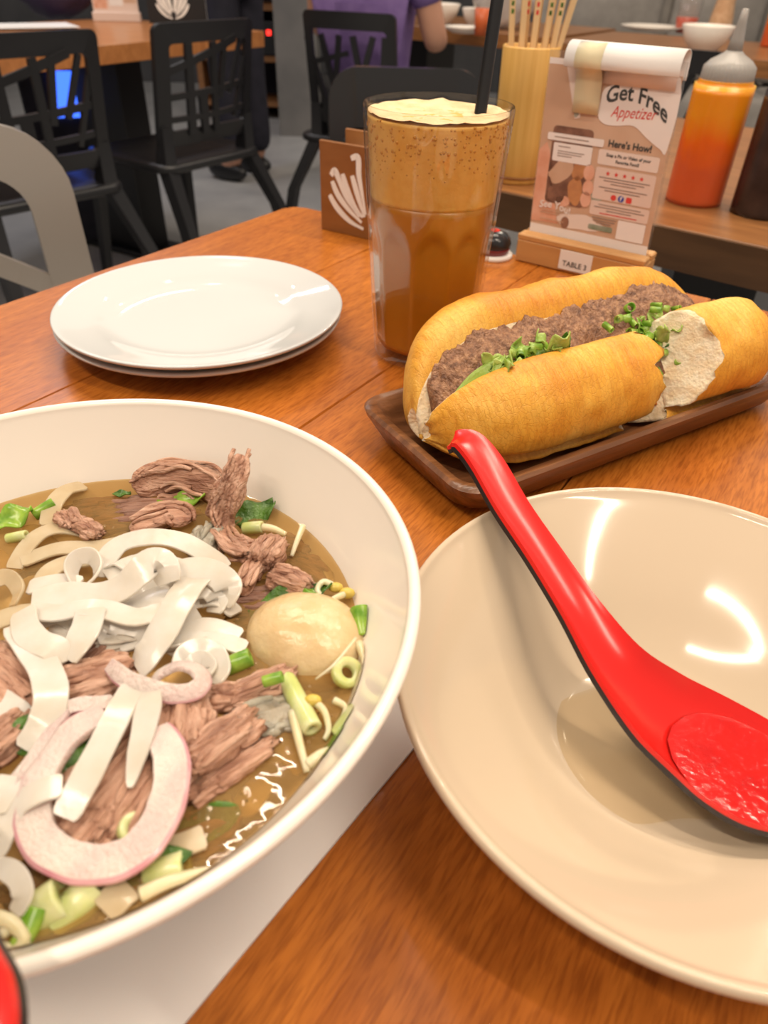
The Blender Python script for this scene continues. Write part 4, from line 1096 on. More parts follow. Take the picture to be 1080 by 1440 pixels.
scallion('olive scallion bud at the bottom of the bowl', 62, 1284, -2.5, 0.0056, 0.0130, R(30), 'green_pale', 1.1)
scallion('olive scallion piece beside the bud at the bottom', 108, 1274, -2, 0.0046, 0.0120, R(50), 'green_pale')
scallion('small green scallion bit at the lower left bowl wall', 40, 1304, 2, 0.0026, 0.0080, R(80))
scallion('pale scallion stalk lying across the egg front', 420, 988, 2, 0.0030, 0.0220, R(-62), 'green_pale', 1.5)
scallion('pale chopped scallion right of the stalk', 498, 1024, 0, 0.0052, 0.0100, R(50), 'green_pale', 1.2)
scallion('pale scallion slice on the egg front', 488, 946, 3, 0.0050, 0.0030, R(-40), 'green_pale', 0.5)
scallion('yellow green scallion bit behind the tall beef strip', 356, 742, 3, 0.0024, 0.0080, R(-10), 'green_pale')
scallion('green scallion bit at the upper left rim of the broth', 62, 716, 2, 0.0024, 0.0090, R(40))
scallion('yellow scallion bit at the left edge of the broth', 24, 755, 2, 0.0020, 0.0080, R(0), 'green_pale')
scallion('green scallion below the right bowl wall near the bottom', 490, 1054, 1, 0.0036, 0.010, R(55), 'green')
def herb(label, px, py, h, w, l, ang, seed, mt='green_dark', tilt=(0.2, -0.1)):
    vs, fs = leafmesh(0, w, l, seed, 0.15, 0.4)
    o = solid(mesh('herb_leaf', vs, fs, M[mt], loc=(0, 0, 0)), 0.0005); o.location = at(px, py, SZ+h/1000)
    o.rotation_euler = (tilt[0], tilt[1], ang); return tag(o, label, 'herb', 'green herbs in the pho')
herb('green leaf at the upper left edge of the broth', -12, 742, 1.5, 0.0055, 0.016, R(35), 1, 'green')
herb('dark leaf behind the tall beef strip', 332, 738, -0.5, 0.006, 0.018, R(40), 2)
herb('dark green leaf beside the long left noodle', 28, 1062, 4, 0.0062, 0.018, R(70), 3)
herb('dark green leaf seen through the onion ring', 86, 1098, 5, 0.0055, 0.018, R(50), 4)
herb('dark leaf submerged below the onion ring', 225, 1195, -5, 0.005, 0.022, R(28), 5)
herb('dark leaf under the bottom of the onion ring', 70, 1238, -4, 0.005, 0.036, R(8), 6)
herb('green leaf bit between the back slice and the beef flake', 222, 712, -0.8, 0.004, 0.020, R(12), 7, 'green')
herb('dark leaf under the small beef knob', 352, 868, -1.2, 0.006, 0.030, R(25), 8)
herb('thin dark green sliver at the back broth line', 160, 694, 0.9, 0.0016, 0.008, R(-10), 9)
# bean sprouts
PG = 'bean sprouts in the pho'
def sprout(label, pts, r=0.0014, head=True, mt='sprout'):
    path = H_(pts)
    t = empty('bean_sprout', tuple(path[0]), label, 'bean sprout', PG)
    mesh('stem', *tube([p-path[0] for p in path], r, 8, 5, lambda u: 1-0.45*u), M[mt], t)
    if head:
        V, Fc = ellipsoid((r*2.1, r*1.5, r*1.4), 12, 8)
        mesh('seed_head', V, Fc, M['sprout_head'], t)
    return t
sprout('bean sprout with yellow head at the right wall above the egg', [(472, 826, 4), (455, 818, 5), (447, 832, 4), (470, 850, 4), (500, 868, 3)], 0.0013)
sprout('bean sprout beside the green scallion at the right wall', [(488, 834, 3), (470, 842, 4), (458, 850, 3)], 0.0014)
sprout('thin brown sprout root arching over the egg', [(500, 898, 10), (484, 918, 12), (466, 938, 12), (444, 955, 9)], 0.0006, False)
sprout('bean sprout running down the right wall', [(505, 905, 3), (518, 945, 3), (516, 985, 2), (516, 1005, 1)], 0.0016, False)
sprout('bean sprout coiled in front of the egg', [(440, 985, 4), (456, 1000, 3), (462, 1025, 2), (456, 1040, 1)], 0.0013)
sprout('bean sprout standing out of the broth below the egg', [(412, 1002, 2), (420, 1040, 2.5), (432, 1086, 1)], 0.0017, False)
sprout('thick bean sprout at the lower right of the broth', [(432, 1076, 1), (452, 1060, 2), (470, 1054, 1)], 0.0018, False)
sprout('bean sprout against the lower right bowl wall', [(440, 1098, 0.5), (462, 1090, 1), (488, 1078, 1)], 0.0019, False)
sprout('bean sprout at the bottom beside the scallion piece', [(198, 1258, 1), (232, 1242, 1.5), (272, 1230, 1), (312, 1222, 0.5)], 0.0020, False)
sprout('bean sprout leaning on the back right bowl wall', [(426, 740, 4), (418, 760, 3), (410, 782, 1)], 0.0014, False)
sprout('white sprout end behind the orange beef lump', [(366, 742, 3), (384, 744, 4), (402, 752, 3)], 0.0020, False)
sprout('bean sprout under the egg at right', [(470, 985, 2), (486, 995, 2), (480, 1012, 1)], 0.0013, False)
sprout('tangled sprout at the lower left corner of the broth', [(-10, 1290, 3), (16, 1298, 4), (34, 1318, 3), (18, 1336, 2), (-6, 1326, 3)], 0.0020, False)
sprout('sprout curling above the red spoon handle', [(4, 1312, 3), (26, 1300, 4), (38, 1330, 2)], 0.0015, False)
# tiny oil and foam bubbles on the broth
gb = ellipsoid((1, 1, 1), 8, 5); allv, allf = [], []
rng = random.Random(5)
cl = [(110, 745, 40, 14), (345, 830, 30, 40), (335, 950, 30, 40), (405, 970, 20, 40), (470, 1040, 40, 30), (150, 915, 40, 25), (420, 870, 60, 25), (240, 1240, 60, 25), (80, 1300, 60, 25), (380, 1000, 30, 50), (120, 1240, 90, 20), (500, 900, 12, 60)]
for (cx, cy, sx, sy) in cl:
    for i in range(14):
        p = at(cx+rng.gauss(0, sx*0.6), cy+rng.gauss(0, sy*0.6), SZ)
        if (Vector((p.x, p.y))-Vector(LBC)).length > 0.089: continue
        r = rng.uniform(0.0003, 0.0009); k = len(allv)
        allv += [(p.x+x*r, p.y+y*r, p.z+z*r*0.7) for x, y, z in gb[0]]; allf += [tuple(q+k for q in f) for f in gb[1]]
tag(mesh('broth_bubbles', allv, allf, clear_mat('broth_bubble', (0.97, 0.92, 0.82), 1.5, 0.02, (0.75, 0.62, 0.40), 0.15)), 'tiny bubbles floating on the pho broth', 'bubbles', kind='stuff')

# ------------------------------------------------------------------ table sign
s0, s1 = at(723, 366), at(897, 408)
sa_ = math.atan2((s1-s0).y, (s1-s0).x); SL = (s1-s0).length
sg = empty('table_sign', ((s0.x+s1.x)/2, (s0.y+s1.y)/2, TZ), 'acrylic menu stand on a pale wooden block reading Get Free Appetizer', 'sign', rz=sa_)
BD, BH = 0.034, 0.0265
# wooden block with a slot
mesh('wooden_base', *cat_(boxg(-SL/2, SL/2, 0, BD, 0, BH-0.005, 0.0015), boxg(-SL/2, SL/2, 0, BD*0.46, BH-0.006, BH, 0.0012), boxg(-SL/2, SL/2, BD*0.60, BD, BH-0.006, BH, 0.0012)), M['sign_wood'], sg, smooth=False)
PW, PH, PYY = SL*0.925, 0.148, BD*0.53
LEAN = 0.03
def pl(x, y, off=0.0):
    """poster plane: x from -0.5 to 0.5 across, y from 0 at the block to 1 at the top"""
    return (x*PW-y*0.009, PYY-off+0.010*y, BH-0.004+y*PH)
mesh('acrylic_panel', *rings_([[pl(-.51, 0, 0.0016), pl(.51, 0, 0.0016), pl(.51, 0, -0.0022), pl(-.51, 0, -0.0022)], [pl(-.51, 1.02, 0.0016), pl(.51, 1.02, 0.0016), pl(.51, 1.02, -0.0022), pl(-.51, 1.02, -0.0022)]]), M['acrylic'], sg, smooth=False)
POSTER = [None]
def flat(name, pts, mt, off, th=0.00012):
    a = [pl(x, y, off) for x, y in pts]; b = [pl(x, y, off-th) for x, y in pts]
    return mesh(name, *rings_([b, a]), mt, POSTER[0] or sg, smooth=False)
def rr2(x0, x1, y0, y1, r=0.015):
    asp = PW/PH; q = []
    for cx, cy, a0 in ((x1-r, y0+r*asp, -90), (x1-r, y1-r*asp, 0), (x0+r, y1-r*asp, 90), (x0+r, y0+r*asp, 180)):
        for i in range(5):
            a = R(a0+22.5*i); q.append((cx+r*math.cos(a), cy+r*asp*math.sin(a)))
    return q
def oval(cx, cy, rx, ry, rot=0, n=20, wob=0.0, seed=0):
    q = []
    for i in range(n):
        a = 2*math.pi*i/n; k = 1+wob*noise.noise(Vector((math.cos(a)*1.5, math.sin(a)*1.5, seed)))
        x, y = rot2(rx*k*math.cos(a), ry*k*math.sin(a), rot); q.append((cx+x, cy+y))
    return q
L1, L2, L3, L4, L5 = 0.0018, 0.0020, 0.0022, 0.0024, 0.0026
POSTER[0] = flat('poster', [(-.5, 0.0), (.5, 0.0), (.5, 0.985), (-.5, 0.985)], M['post_tan'], L1-0.0001, 0.0003)
flat('poster_margin', [(-.5, 0.0), (.5, 0.0), (.5, 0.075), (-.5, 0.075)], M['post_white'], L1)
flat('poster_margin', [(-.5, 0.955), (.5, 0.955), (.5, 0.985), (-.5, 0.985)], M['post_white'], L1)
# pale cloud behind the headline
flat('headline_cloud', crs([(-0.06, 0.80), (-0.04, 0.86), (0.06, 0.90), (0.2, 0.945), (0.49, 0.945), (0.495, 0.60), (0.44, 0.60), (0.33, 0.645), (0.22, 0.695), (0.10, 0.685), (0.0, 0.685), (-0.06, 0.72)], 4, True), M['post_white'], L2)
def ptxt(name, s, size, x, y, mt, bold=0.0, warp=None, rot=0.0, off=L3, shear=0.0):
    def place(a, b):
        a2, b2 = rot2(a, b, rot); return pl(x+a2/PW, y+b2/PH, off)
    return text_mesh(name, s, size, mt, POSTER[0], place, bold, warp, shear=shear)
ptxt('headline_text', 'Get Free', 0.0168, 0.215, 0.815, M['ink'], 0.00036, lambda a, b: (a*0.90, b-9*(a+0.006)**2-0.04*a))
ptxt('headline_text', 'Appetizer', 0.0105, 0.20, 0.732, M['ink_red'], 0.0, lambda a, b: (a*0.92, b*1.15+0.04*a), shear=0.35)
ptxt('poster_text', "Here's How!", 0.0075, 0.22, 0.575, M['ink'], 0.0002)
flat('text_box', rr2(-0.01, 0.46, 0.475, 0.555), M['post_pale'], L2)
ptxt('poster_text', 'Snap a Pic or Video of your', 0.0036, 0.225, 0.522, M['ink'], 0.0001)
ptxt('poster_text', 'Favorite Food!', 0.0036, 0.225, 0.492, M['ink'], 0.0001)
flat('text_box', rr2(-0.01, 0.46, 0.285, 0.460), M['post_pink'], L2)
for i in range(5):
    cx = 0.09+i*0.066; st = []
    for k in range(10):
        rr_ = 0.017 if k % 2 == 0 else 0.008
        st.append((cx+rr_*math.sin(k*math.pi/5), 0.432+rr_*PW/PH*math.cos(k*math.pi/5)))
    flat('red_star', st, M['ink_red'], L3)
for i, (w, yy) in enumerate(((0.20, 0.405), (0.16, 0.390), (0.10, 0.375), (0.19, 0.352), (0.14, 0.337))):
    flat('print_line', [(0.225-w, yy), (0.225+w, yy), (0.225+w, yy+0.005), (0.225-w, yy+0.005)], M['ink_grey'], L3)
flat('round_badge', oval(0.165, 0.307, 0.022, 0.016), M['ink_red'], L3)
flat('round_badge', oval(0.225, 0.307, 0.024, 0.018), M['ink_blue'], L3)
ptxt('badge_letter', 'f', 0.0052, 0.225, 0.297, M['post_white'], 0.0002, off=L4)
flat('round_badge', rr2(0.265, 0.31, 0.291, 0.323, 0.01), M['ink_red'], L3)
flat('text_box', rr2(-0.01, 0.46, 0.195, 0.275), M['post_pink'], L2)
for i, (w, yy) in enumerate(((0.17, 0.255), (0.20, 0.240), (0.10, 0.225), (0.15, 0.207))):
    flat('print_line', [(0.225-w, yy), (0.225+w, yy), (0.225+w, yy+0.005), (0.225-w, yy+0.005)], M['ink_red'] if i == 3 else M['ink_grey'], L3)
flat('blank_square', rr2(0.235, 0.455, 0.082, 0.190, 0.008), M['post_white'], L3)
flat('dark_button', rr2(0.0, 0.20, 0.108, 0.138, 0.012), M['post_green'], L3)
for yy, w in ((0.178, 0.10), (0.162, 0.09), (0.148, 0.06)):
    flat('print_line', [(0.12-w, yy), (0.12+w, yy), (0.12+w, yy+0.005), (0.12-w, yy+0.005)], M['ink_grey'], L3)
# printed picture: leafy cup, phone, hand and food
flat('printed_shape', [(-0.36, 0.955), (-0.20, 0.955), (-0.20, 0.70), (-0.24, 0.69), (-0.29, 0.80)], M['post_pale'], L2)
flat('printed_shape', oval(-0.22, 0.84, 0.035, 0.06, 0.4, wob=0.5, seed=1), M['post_green'], L3)
flat('printed_shape', oval(-0.235, 0.74, 0.025, 0.04, 0.2, wob=0.5, seed=2), M['post_green'], L3)
flat('printed_shape', [(-0.5, 0.09), (-0.5, 0.50), (-0.44, 0.55), (-0.38, 0.46), (-0.34, 0.28), (-0.26, 0.10)], M['post_skin'], L2)
flat('printed_shape', rr2(-0.40, -0.07, 0.215, 0.645, 0.03), M['post_brown'], L2)
for (cx, cy, rx, ry, ro, mm_) in ((-0.29, 0.40, 0.11, 0.055, 0.5, 'post_tan'), (-0.145, 0.425, 0.06, 0.055, 1.0, 'post_orange'), (-0.15, 0.31, 0.062, 0.085, 0.2, 'post_orange'), (-0.31, 0.27, 0.08, 0.05, 0.0, 'post_brown'), (-0.24, 0.235, 0.06, 0.03, 0.0, 'post_skin')):
    flat('printed_shape', oval(cx, cy, rx, ry, ro, wob=0.25, seed=cx*9), M[mm_], L3)
for (cx, cy) in ((-0.06, 0.42), (-0.05, 0.335), (-0.055, 0.27)):
    flat('printed_shape', oval(cx, cy, 0.045, 0.045, 0.3), M['post_skin'], L4)
flat('printed_shape', oval(-0.10, 0.13, 0.19, 0.05, 0, wob=0.4, seed=4), M['post_pale'], L2)
flat('printed_shape', oval(-0.20, 0.115, 0.035, 0.035, 0), M['post_brown'], L3)
flat('printed_shape', oval(0.05, 0.33, 0.11, 0.05, 0.4, wob=0.4, seed=7), M['post_green'], L1+0.0001)
flat('search_bar', rr2(-0.44, 0.02, 0.565, 0.605, 0.012), M['post_white'], L4)
flat('print_line', [(-0.38, 0.583), (-0.10, 0.583), (-0.10, 0.588), (-0.38, 0.588)], M['ink_grey'], L5)
flat('review_card', rr2(-0.38, -0.06, 0.455, 0.555, 0.010), M['post_white'], L4)
for (w, yy) in ((0.10, 0.535), (0.22, 0.510), (0.20, 0.497), (0.12, 0.484)):
    flat('print_line', [(-0.34, yy), (-0.34+w, yy), (-0.34+w, yy+0.004), (-0.34, yy+0.004)], M['ink_grey'], L5)
ptxt('poster_text', 'See You!', 0.0088, -0.30, 0.185, M['post_white'], 0.0002, lambda a, b: (a, b-10*a*a), rot=-0.08, off=L5)
for (w, yy) in ((0.14, 0.165), (0.12, 0.150), (0.15, 0.112)):
    flat('print_line', [(-0.42, yy), (-0.42+w*1.4, yy), (-0.42+w*1.4, yy+0.005), (-0.42, yy+0.005)], M['post_tan'], L5)
# folded paper flap over the top edge
fp = []
def flap_rings(x0, x1, off, extra=0.0):
    prof_ = [(0.80, 0.0030), (0.90, 0.0045), (0.93, 0.0060), (0.945, 0.0105), (0.965, 0.0125), (1.01, 0.0110), (1.055, 0.0065), (1.075, 0.0), (1.07, -0.007), (1.04, -0.011), (0.95, -0.010)]
    return prof_
P_ = [(0.955, 0.0120), (0.985, 0.0135), (1.03, 0.0120), (1.065, 0.0075), (1.078, 0.0010), (1.07, -0.006), (1.04, -0.010), (0.93, -0.009)]
P_ = crs(P_, 4)
def sheet(name, P, x0, x1, mt, th=0.0006, dx=0.0):
    r0 = [pl(x0, y, o) for y, o in P]; r1 = [pl(x1, y, o) for y, o in P]
    n = len(P); vs = r0+r1; fs = [(i, i+1, n+i+1, n+i) for i in range(n-1)]
    o = mesh(name, vs, fs, mt, sg); return solid(o, th)
sheet('paper_flap', P_, -0.345, 0.50, M['paper'])
sheet('paper_flap', [(0.885, 0.0034), (0.955, 0.0036), (0.985, 0.0040)], -0.06, 0.47, M['post_pale'], 0.0004)
T_ = [(o_y, o_o+0.0007) for o_y, o_o in P_ if o_o > -0.002]
sheet('tape_strip', [(0.725, 0.0036), (0.80, 0.0040), (0.90, 0.0050), (0.945, 0.0090)]+T_, -0.265, -0.06, M['tape'], 0.0003)
# TABLE 3 label on the block
nlab = mesh('number_label', *boxg(-0.0165, 0.0155, -0.0008, 0.0002, 0.003, 0.0205), M['label_white'], sg, smooth=False)
text_mesh('number_text', 'TABLE 3', 0.0068, M['ink'], nlab, lambda a, b: (a-0.0005, -0.0010, 0.0065+b), 0.00012)

# ------------------------------------------------------------------ napkin box with lotus cut-outs
n0, n1 = at(452, 322), at(520, 337.5)
na_ = math.atan2((n1-n0).y, (n1-n0).x)
nb = empty('napkin_box', (n0.x, n0.y, TZ), 'brown wooden napkin box with white lotus cut-outs, half hidden by the coffee glass', 'napkin holder', rz=na_)
NW, ND, NH = 0.118, 0.05, 0.087
mesh('front_panel', *boxg(0, NW, 0, 0.004, 0, NH, 0.0006), M['box_wood'], nb, smooth=False)
mesh('back_panel', *boxg(0, NW, ND-0.004, ND, 0, NH+0.004, 0.0006), M['box_wood'], nb, smooth=False)
mesh('side_panel', *boxg(0.0, 0.004, 0.0045, ND-0.0045, 0, NH*0.45, 0.0006), M['box_wood'], nb, smooth=False)
mesh('side_panel', *boxg(NW-0.004, NW, 0.0045, ND-0.0045, 0, NH*0.45, 0.0006), M['box_wood'], nb, smooth=False)
mesh('bottom_panel', *boxg(0.0045, NW-0.0045, 0.0045, ND-0.0045, 0, 0.004, 0.0006), M['box_wood'], nb, smooth=False)
def petals(root, w, h, y, mt):
    """lotus of tapering strokes rising from the middle of a panel w wide and h high"""
    base = (w*0.5, h*0.13)
    strokes = [[(0.10, 0.42), (0.18, 0.29), (0.31, 0.17), (0.46, 0.11)],
               [(0.13, 0.58), (0.19, 0.44), (0.30, 0.30), (0.44, 0.18)],
               [(0.12, 0.64), (0.16, 0.70), (0.20, 0.62), (0.28, 0.42), (0.42, 0.24)],
               [(0.24, 0.68), (0.29, 0.52), (0.36, 0.36), (0.45, 0.24)],
               [(0.34, 0.68), (0.38, 0.54), (0.42, 0.40), (0.47, 0.25)],
               [(0.33, 0.86), (0.40, 0.88), (0.41, 0.70), (0.44, 0.52), (0.48, 0.28)]]
    for s in strokes:
        for mir in (0, 1):
            c = crs([((1-x if mir else x)*w, z*h) for x, z in s], 6); n = len(c); rr = []
            for i, (x, z) in enumerate(c):
                u = i/(n-1); dx_ = c[min(i+1, n-1)][0]-c[max(i-1, 0)][0]; dz_ = c[min(i+1, n-1)][1]-c[max(i-1, 0)][1]
                l = math.hypot(dx_, dz_) or 1; nx_, nz_ = -dz_/l, dx_/l
                ww = 0.027*h*(0.55+0.6*math.sin(math.pi*min(u+0.15, 1)))*1.15
                rr.append([(x+nx_*ww, y, z+nz_*ww), (x-nx_*ww, y, z-nz_*ww), (x-nx_*ww, y-0.0005, z-nz_*ww), (x+nx_*ww, y-0.0005, z+nz_*ww)])
            mesh('petal', *rings_(rr), mt, root, smooth=False)
petals(nb, NW, NH, 0.0002, M['napkin'])
npk = mesh('paper_napkins', *boxg(0.008, NW-0.008, 0.008, ND-0.008, 0.0, NH-0.016, 0.003), M['napkin'], smooth=False)
npk.location = (0, 0, 0)
ox, oy = rot2(NW/2, ND/2, na_); npk.location = (n0.x+ox, n0.y+oy, TZ+0.0045); npk.rotation_euler = (0, 0, na_)
tag(npk, 'stack of white paper napkins inside the wooden napkin box', 'napkins')

# ------------------------------------------------------------------ call bell
cb = at(692, 360)
bell = rootat('call_bell', cb.xy, 'small black call bell with red mark on a white disc, between glass and sign', 'call bell')
mesh('white_base', *lathe([(1e-5, 0), (0.0195, 0), (0.020, 0.001), (0.020, 0.0032), (0.0185, 0.0042), (1e-5, 0.0042)], 40), M['label_white'], bell)
mesh('red_band', *lathe([(1e-5, 0.0042), (0.0150, 0.0042), (0.0165, 0.0085), (0.0170, 0.0100), (1e-5, 0.0100)], 40), mat('dark_red', (0.20, 0.012, 0.015), 0.3), bell)
mesh('black_dome', *lathe([(1e-5, 0.0100), (0.0168, 0.0100), (0.0172, 0.0135), (0.0160, 0.0180), (0.0125, 0.0222), (0.0075, 0.0245), (0.0035, 0.0252), (1e-5, 0.0253)], 40), M['black_gloss'], bell)
mesh('red_mark', *lathe([(1e-5, 0.0250), (0.0040, 0.0256), (0.0055, 0.0252), (1e-5, 0.0240)], 20), M['red'], bell)

# ------------------------------------------------------------------ things on the neighbouring table
cc = at(724, 252)
ch = rootat('chopstick_cup', cc.xy, 'tall pale bamboo cup holding chopsticks', 'cup')
mesh('cup_body', *lathe([(1e-5, 0.001), (0.033, 0.0), (0.0345, 0.002), (0.0350, 0.05), (0.0345, 0.10), (0.0352, 0.1505), (0.0342, 0.152), (0.0318, 0.1515), (0.0312, 0.10), (0.031, 0.006), (1e-5, 0.006)], 48), M['bamboo'], ch)
mesh('dark_node', *lathe([(0.0346, 0.0060), (0.03535, 0.0065), (0.0354, 0.0085), (0.0348, 0.0095), (0.0346, 0.006)], 48), M['box_wood'], ch)
rng = random.Random(21)
cs = [(-0.020, 0.006, -0.10, 0.02, 'green_dark'), (-0.012, -0.012, -0.05, 0.03, None), (-0.006, 0.010, -0.04, 0.0, 'ink_red'), (0.000, -0.014, 0.00, 0.02, 'ink_red'), (0.006, 0.014, 0.01, 0.04, None), (0.010, -0.008, 0.06, 0.0, 'green_dark'), (0.016, 0.008, 0.06, 0.02, None), (0.020, -0.010, 0.10, 0.03, 'green_dark'), (0.024, 0.004, 0.26, 0.02, None)]
CSL = ['wooden chopstick with green print, leftmost in the bamboo cup', 'plain wooden chopstick second from the left in the bamboo cup', 'wooden chopstick with red print, further left of the two red ones in the cup',
       'wooden chopstick with red print near the middle of the bamboo cup', 'plain wooden chopstick at the back middle of the bamboo cup', 'wooden chopstick with green print right of the middle of the bamboo cup',
       'plain wooden chopstick third from the right in the bamboo cup', 'wooden chopstick with green print, furthest right of the printed ones in the cup', 'wooden chopstick leaning far right out of the bamboo cup']
for i, (x, y, tx, ty, mk) in enumerate(cs):
    t = empty('chopstick', (cc.x+x*0.6, cc.y+y*0.6, TZ+0.0075), CSL[i], 'chopstick', 'chopsticks in the bamboo cup')
    L_ = 0.225
    top = Vector((tx*L_*0.9, ty*L_, L_))
    if i == 8: t.location = (cc.x+0.004, cc.y, TZ+0.0075); top = Vector((0.045, 0.0, L_))
    w = 0.0034
    rr = [[(p.x+a*k, p.y+b*k, p.z) for a, b in ((-w, -w), (w, -w), (w, w), (-w, w))] for p, k in ((Vector((0, 0, 0)), 0.6), (top*0.5, 0.9), (top, 1.05))]
    stk = mesh('stick', *rings_(rr), M['chopstick'], t, smooth=False)
    if mk:
        for k in range(4):
            c = top*(0.78+0.035*k)
            mesh('printed_mark', *boxg(c.x-0.0016, c.x+0.0016, c.y-w*1.06, c.y-w*0.98, c.z, c.z+0.0045), M[mk], stk, smooth=False)
def bottle(label, p, mt, cap=True, s=1.0):
    t = rootat('squeeze_bottle', p, label, 'bottle', 'squeeze bottles')
    b = [(1e-5, 0.0), (0.030, 0.0), (0.0325, 0.002), (0.0335, 0.006), (0.0335, 0.118), (0.0330, 0.124), (0.0300, 0.130), (0.0270, 0.1325), (1e-5, 0.1325)]
    mesh('bottle_body', *lathe([(r*s, z*s) for r, z in crs(b, 3)], 48), mt, t)
    def rib(r, z, a): return r*(1+0.018*math.cos(a*36)) if 0.131*s < z < 0.146*s and r > 0.02 else r
    cp = mesh('cap', *lathe([(r*s, z*s) for r, z in [(1e-5, 0.1305), (0.0285, 0.1305), (0.0290, 0.132), (0.0280, 0.145), (0.0225, 0.151), (0.0110, 0.1575), (0.0085, 0.160), (1e-5, 0.160)]], 144, rib), M['cap'], t)
    mesh('nozzle', *lathe([(r*s, z*s) for r, z in [(1e-5, 0.159), (0.0085, 0.159), (0.0070, 0.170), (0.0048, 0.186), (0.0034, 0.198), (0.0026, 0.1985), (1e-5, 0.1985)]], 24), M['cap'], cp)
    return t
q = at(974, 283)
bottle('orange chilli sauce squeeze bottle with grey ribbed nozzle cap', q.xy, M['sauce'])
q2 = at(1062, 300)
bottle('dark hoisin squeeze bottle cut off at the right image edge', (q2.x+0.004, q2.y), M['hoisin'])

# ------------------------------------------------------------------ far tables: crockery
def small_bowl(label, px, py, r=0.07, h=0.06, group='white bowls on the far tables'):
    p = at(px, py)
    t = rootat('small_bowl', p.xy, label, 'bowl', group)
    pr_ = [(1e-5, 0.006), (0.4*r, 0.007), (0.75*r, 0.35*h), (0.95*r, 0.92*h), (r, h), (1.02*r, h*0.97), (0.8*r, 0.33*h), (0.5*r, 0.003), (0.48*r, 0), (0.42*r, 0), (1e-5, 0.002)]
    mesh('bowl_body', *lathe(pr_, 40), M['white_china'], t); return t
small_bowl('large white bowl on the table beside the person in purple', 618, 34, 0.085, 0.075)
small_bowl('white bowl right of the large bowl on the dark far table', 668, 37, 0.06, 0.065)
small_bowl('white bowl near the table edge between sign and orange bottle', 988, 72, 0.085, 0.075)
def far_plate(label, px, py, r):
    p = at(px, py); t = rootat('far_plate', p.xy, label, 'plate', 'plates on the far tables')
    mesh('plate_body', *lathe([(1e-5, 0.006), (r*0.6, 0.007), (r*0.95, 0.020), (r, 0.021), (r, 0.018), (r*0.6, 0.0), (1e-5, 0.0)], 40), M['white_china'], t); return t
far_plate('white plate on the upper right table behind the sign', 915, 44, 0.13)
far_plate('small white plate on the dark far table edge', 652, 46, 0.08)
# pale shaker
p = at(1008, 52); t = rootat('shaker', p.xy, 'pale wooden shaker on the upper right table', 'shaker')
mesh('shaker_body', *lathe([(1e-5, 0), (0.045, 0), (0.050, 0.01), (0.044, 0.07), (0.036, 0.12), (0.044, 0.17), (0.052, 0.22), (0.045, 0.25), (1e-5, 0.26)], 32), M['wicker'], t)
p = at(962, 46); t = rootat('red_cup', p.xy, 'small red and clear cup on the upper right table', 'cup')
mesh('cup_body', *lathe([(1e-5, 0), (0.036, 0), (0.042, 0.03), (0.046, 0.055), (0.041, 0.055), (1e-5, 0.05)], 24), mat('dull_red', (0.50, 0.10, 0.06), 0.4), t)
mesh('cup_rim', *lathe([(0.046, 0.0555), (0.052, 0.13), (0.049, 0.13), (0.043, 0.0555), (0.046, 0.0555)], 24), M['acrylic'], t)
b_ = bottle('second orange squeeze bottle at the upper right corner', at(1085, 66).xy, M['sauce'], s=1.25)
# plastic bag and red cup beside the straw
p = at(690, 42)
V, Fc = ellipsoid((0.13, 0.09, 0.10), 28, 18, lambda q: 1+0.22*noise.noise(q*2.2)+0.12*noise.noise(q*5))
o = mesh('plastic_bag', V, Fc, M['bag'], loc=(0, 0, 0)); o.location = (p.x+0.06, p.y+0.05, TZ+0.112); tag(o, 'crumpled clear plastic bag on the dark far table', 'bag')
p = at(675, 50); t = rootat('red_tumbler', p.xy, 'small red tumbler at the edge of the dark far table', 'cup')
mesh('tumbler_body', *lathe([(1e-5, 0), (0.022, 0), (0.028, 0.085), (0.025, 0.085), (0.02, 0.006), (1e-5, 0.006)], 24), mat('orange_red', (0.60, 0.12, 0.03), 0.4), t)
# upholstered bench on the right
struct('wall_bench', boxg(0.75, 4.2, 4.75, 4.95, 0, 1.25, 0.02), M['upholstery'])
for i in range(6):
    x = 0.9+i*0.55
    t = empty('bench_cushion', (x+0.26, 4.70, 0), 'grey upholstered bench cushion, %s of the row from the left' % ('first', 'second', 'third', 'fourth', 'fifth', 'sixth')[i], 'cushion', 'grey bench cushions')
    mesh('cushion', *boxg(-0.25, 0.25, -0.03, 0.04, 0.46, 1.15, 0.03), M['upholstery'], t)
    mesh('seat_block', *boxg(-0.25, 0.25, -0.5, 0.04, 0.0, 0.45, 0.03), M['upholstery'], t)

# ------------------------------------------------------------------ things on the upper left table
q = at(166, 30); sg2 = empty('table_sign', (q.x, q.y, TZ), 'pink table sign standing on the upper left table', 'sign', rz=R(8))
mesh('wooden_base', *boxg(-0.09, 0.09, -0.02, 0.02, 0, 0.03, 0.002), M['post_pink'], sg2, smooth=False)
mesh('poster', *boxg(-0.085, 0.085, -0.003, 0.003, 0.03, 0.22), M['post_pink'], sg2, smooth=False)
for (x0, x1, z0, z1, mm_) in ((-0.08, -0.03, 0.04, 0.15, 'post_skin'), (-0.02, 0.03, 0.05, 0.12, 'post_white'), (0.035, 0.08, 0.06, 0.17, 'post_tan'), (-0.01, 0.03, 0.13, 0.18, 'post_green')):
    mesh('printed_shape', *boxg(x0, x1, -0.0036, -0.003, z0, z1), M[mm_], sg2, smooth=False)
q = at(218, 33); nb2 = empty('napkin_box', (q.x, q.y, TZ), 'black napkin box with white lotus on the upper left table', 'napkin holder', rz=R(12))
mesh('front_panel', *boxg(-0.02, 0.20, 0, 0.008, 0, 0.17), M['black_plastic'], nb2, smooth=False)
mesh('back_panel', *boxg(-0.02, 0.20, 0.09, 0.098, 0, 0.17), M['black_plastic'], nb2, smooth=False)
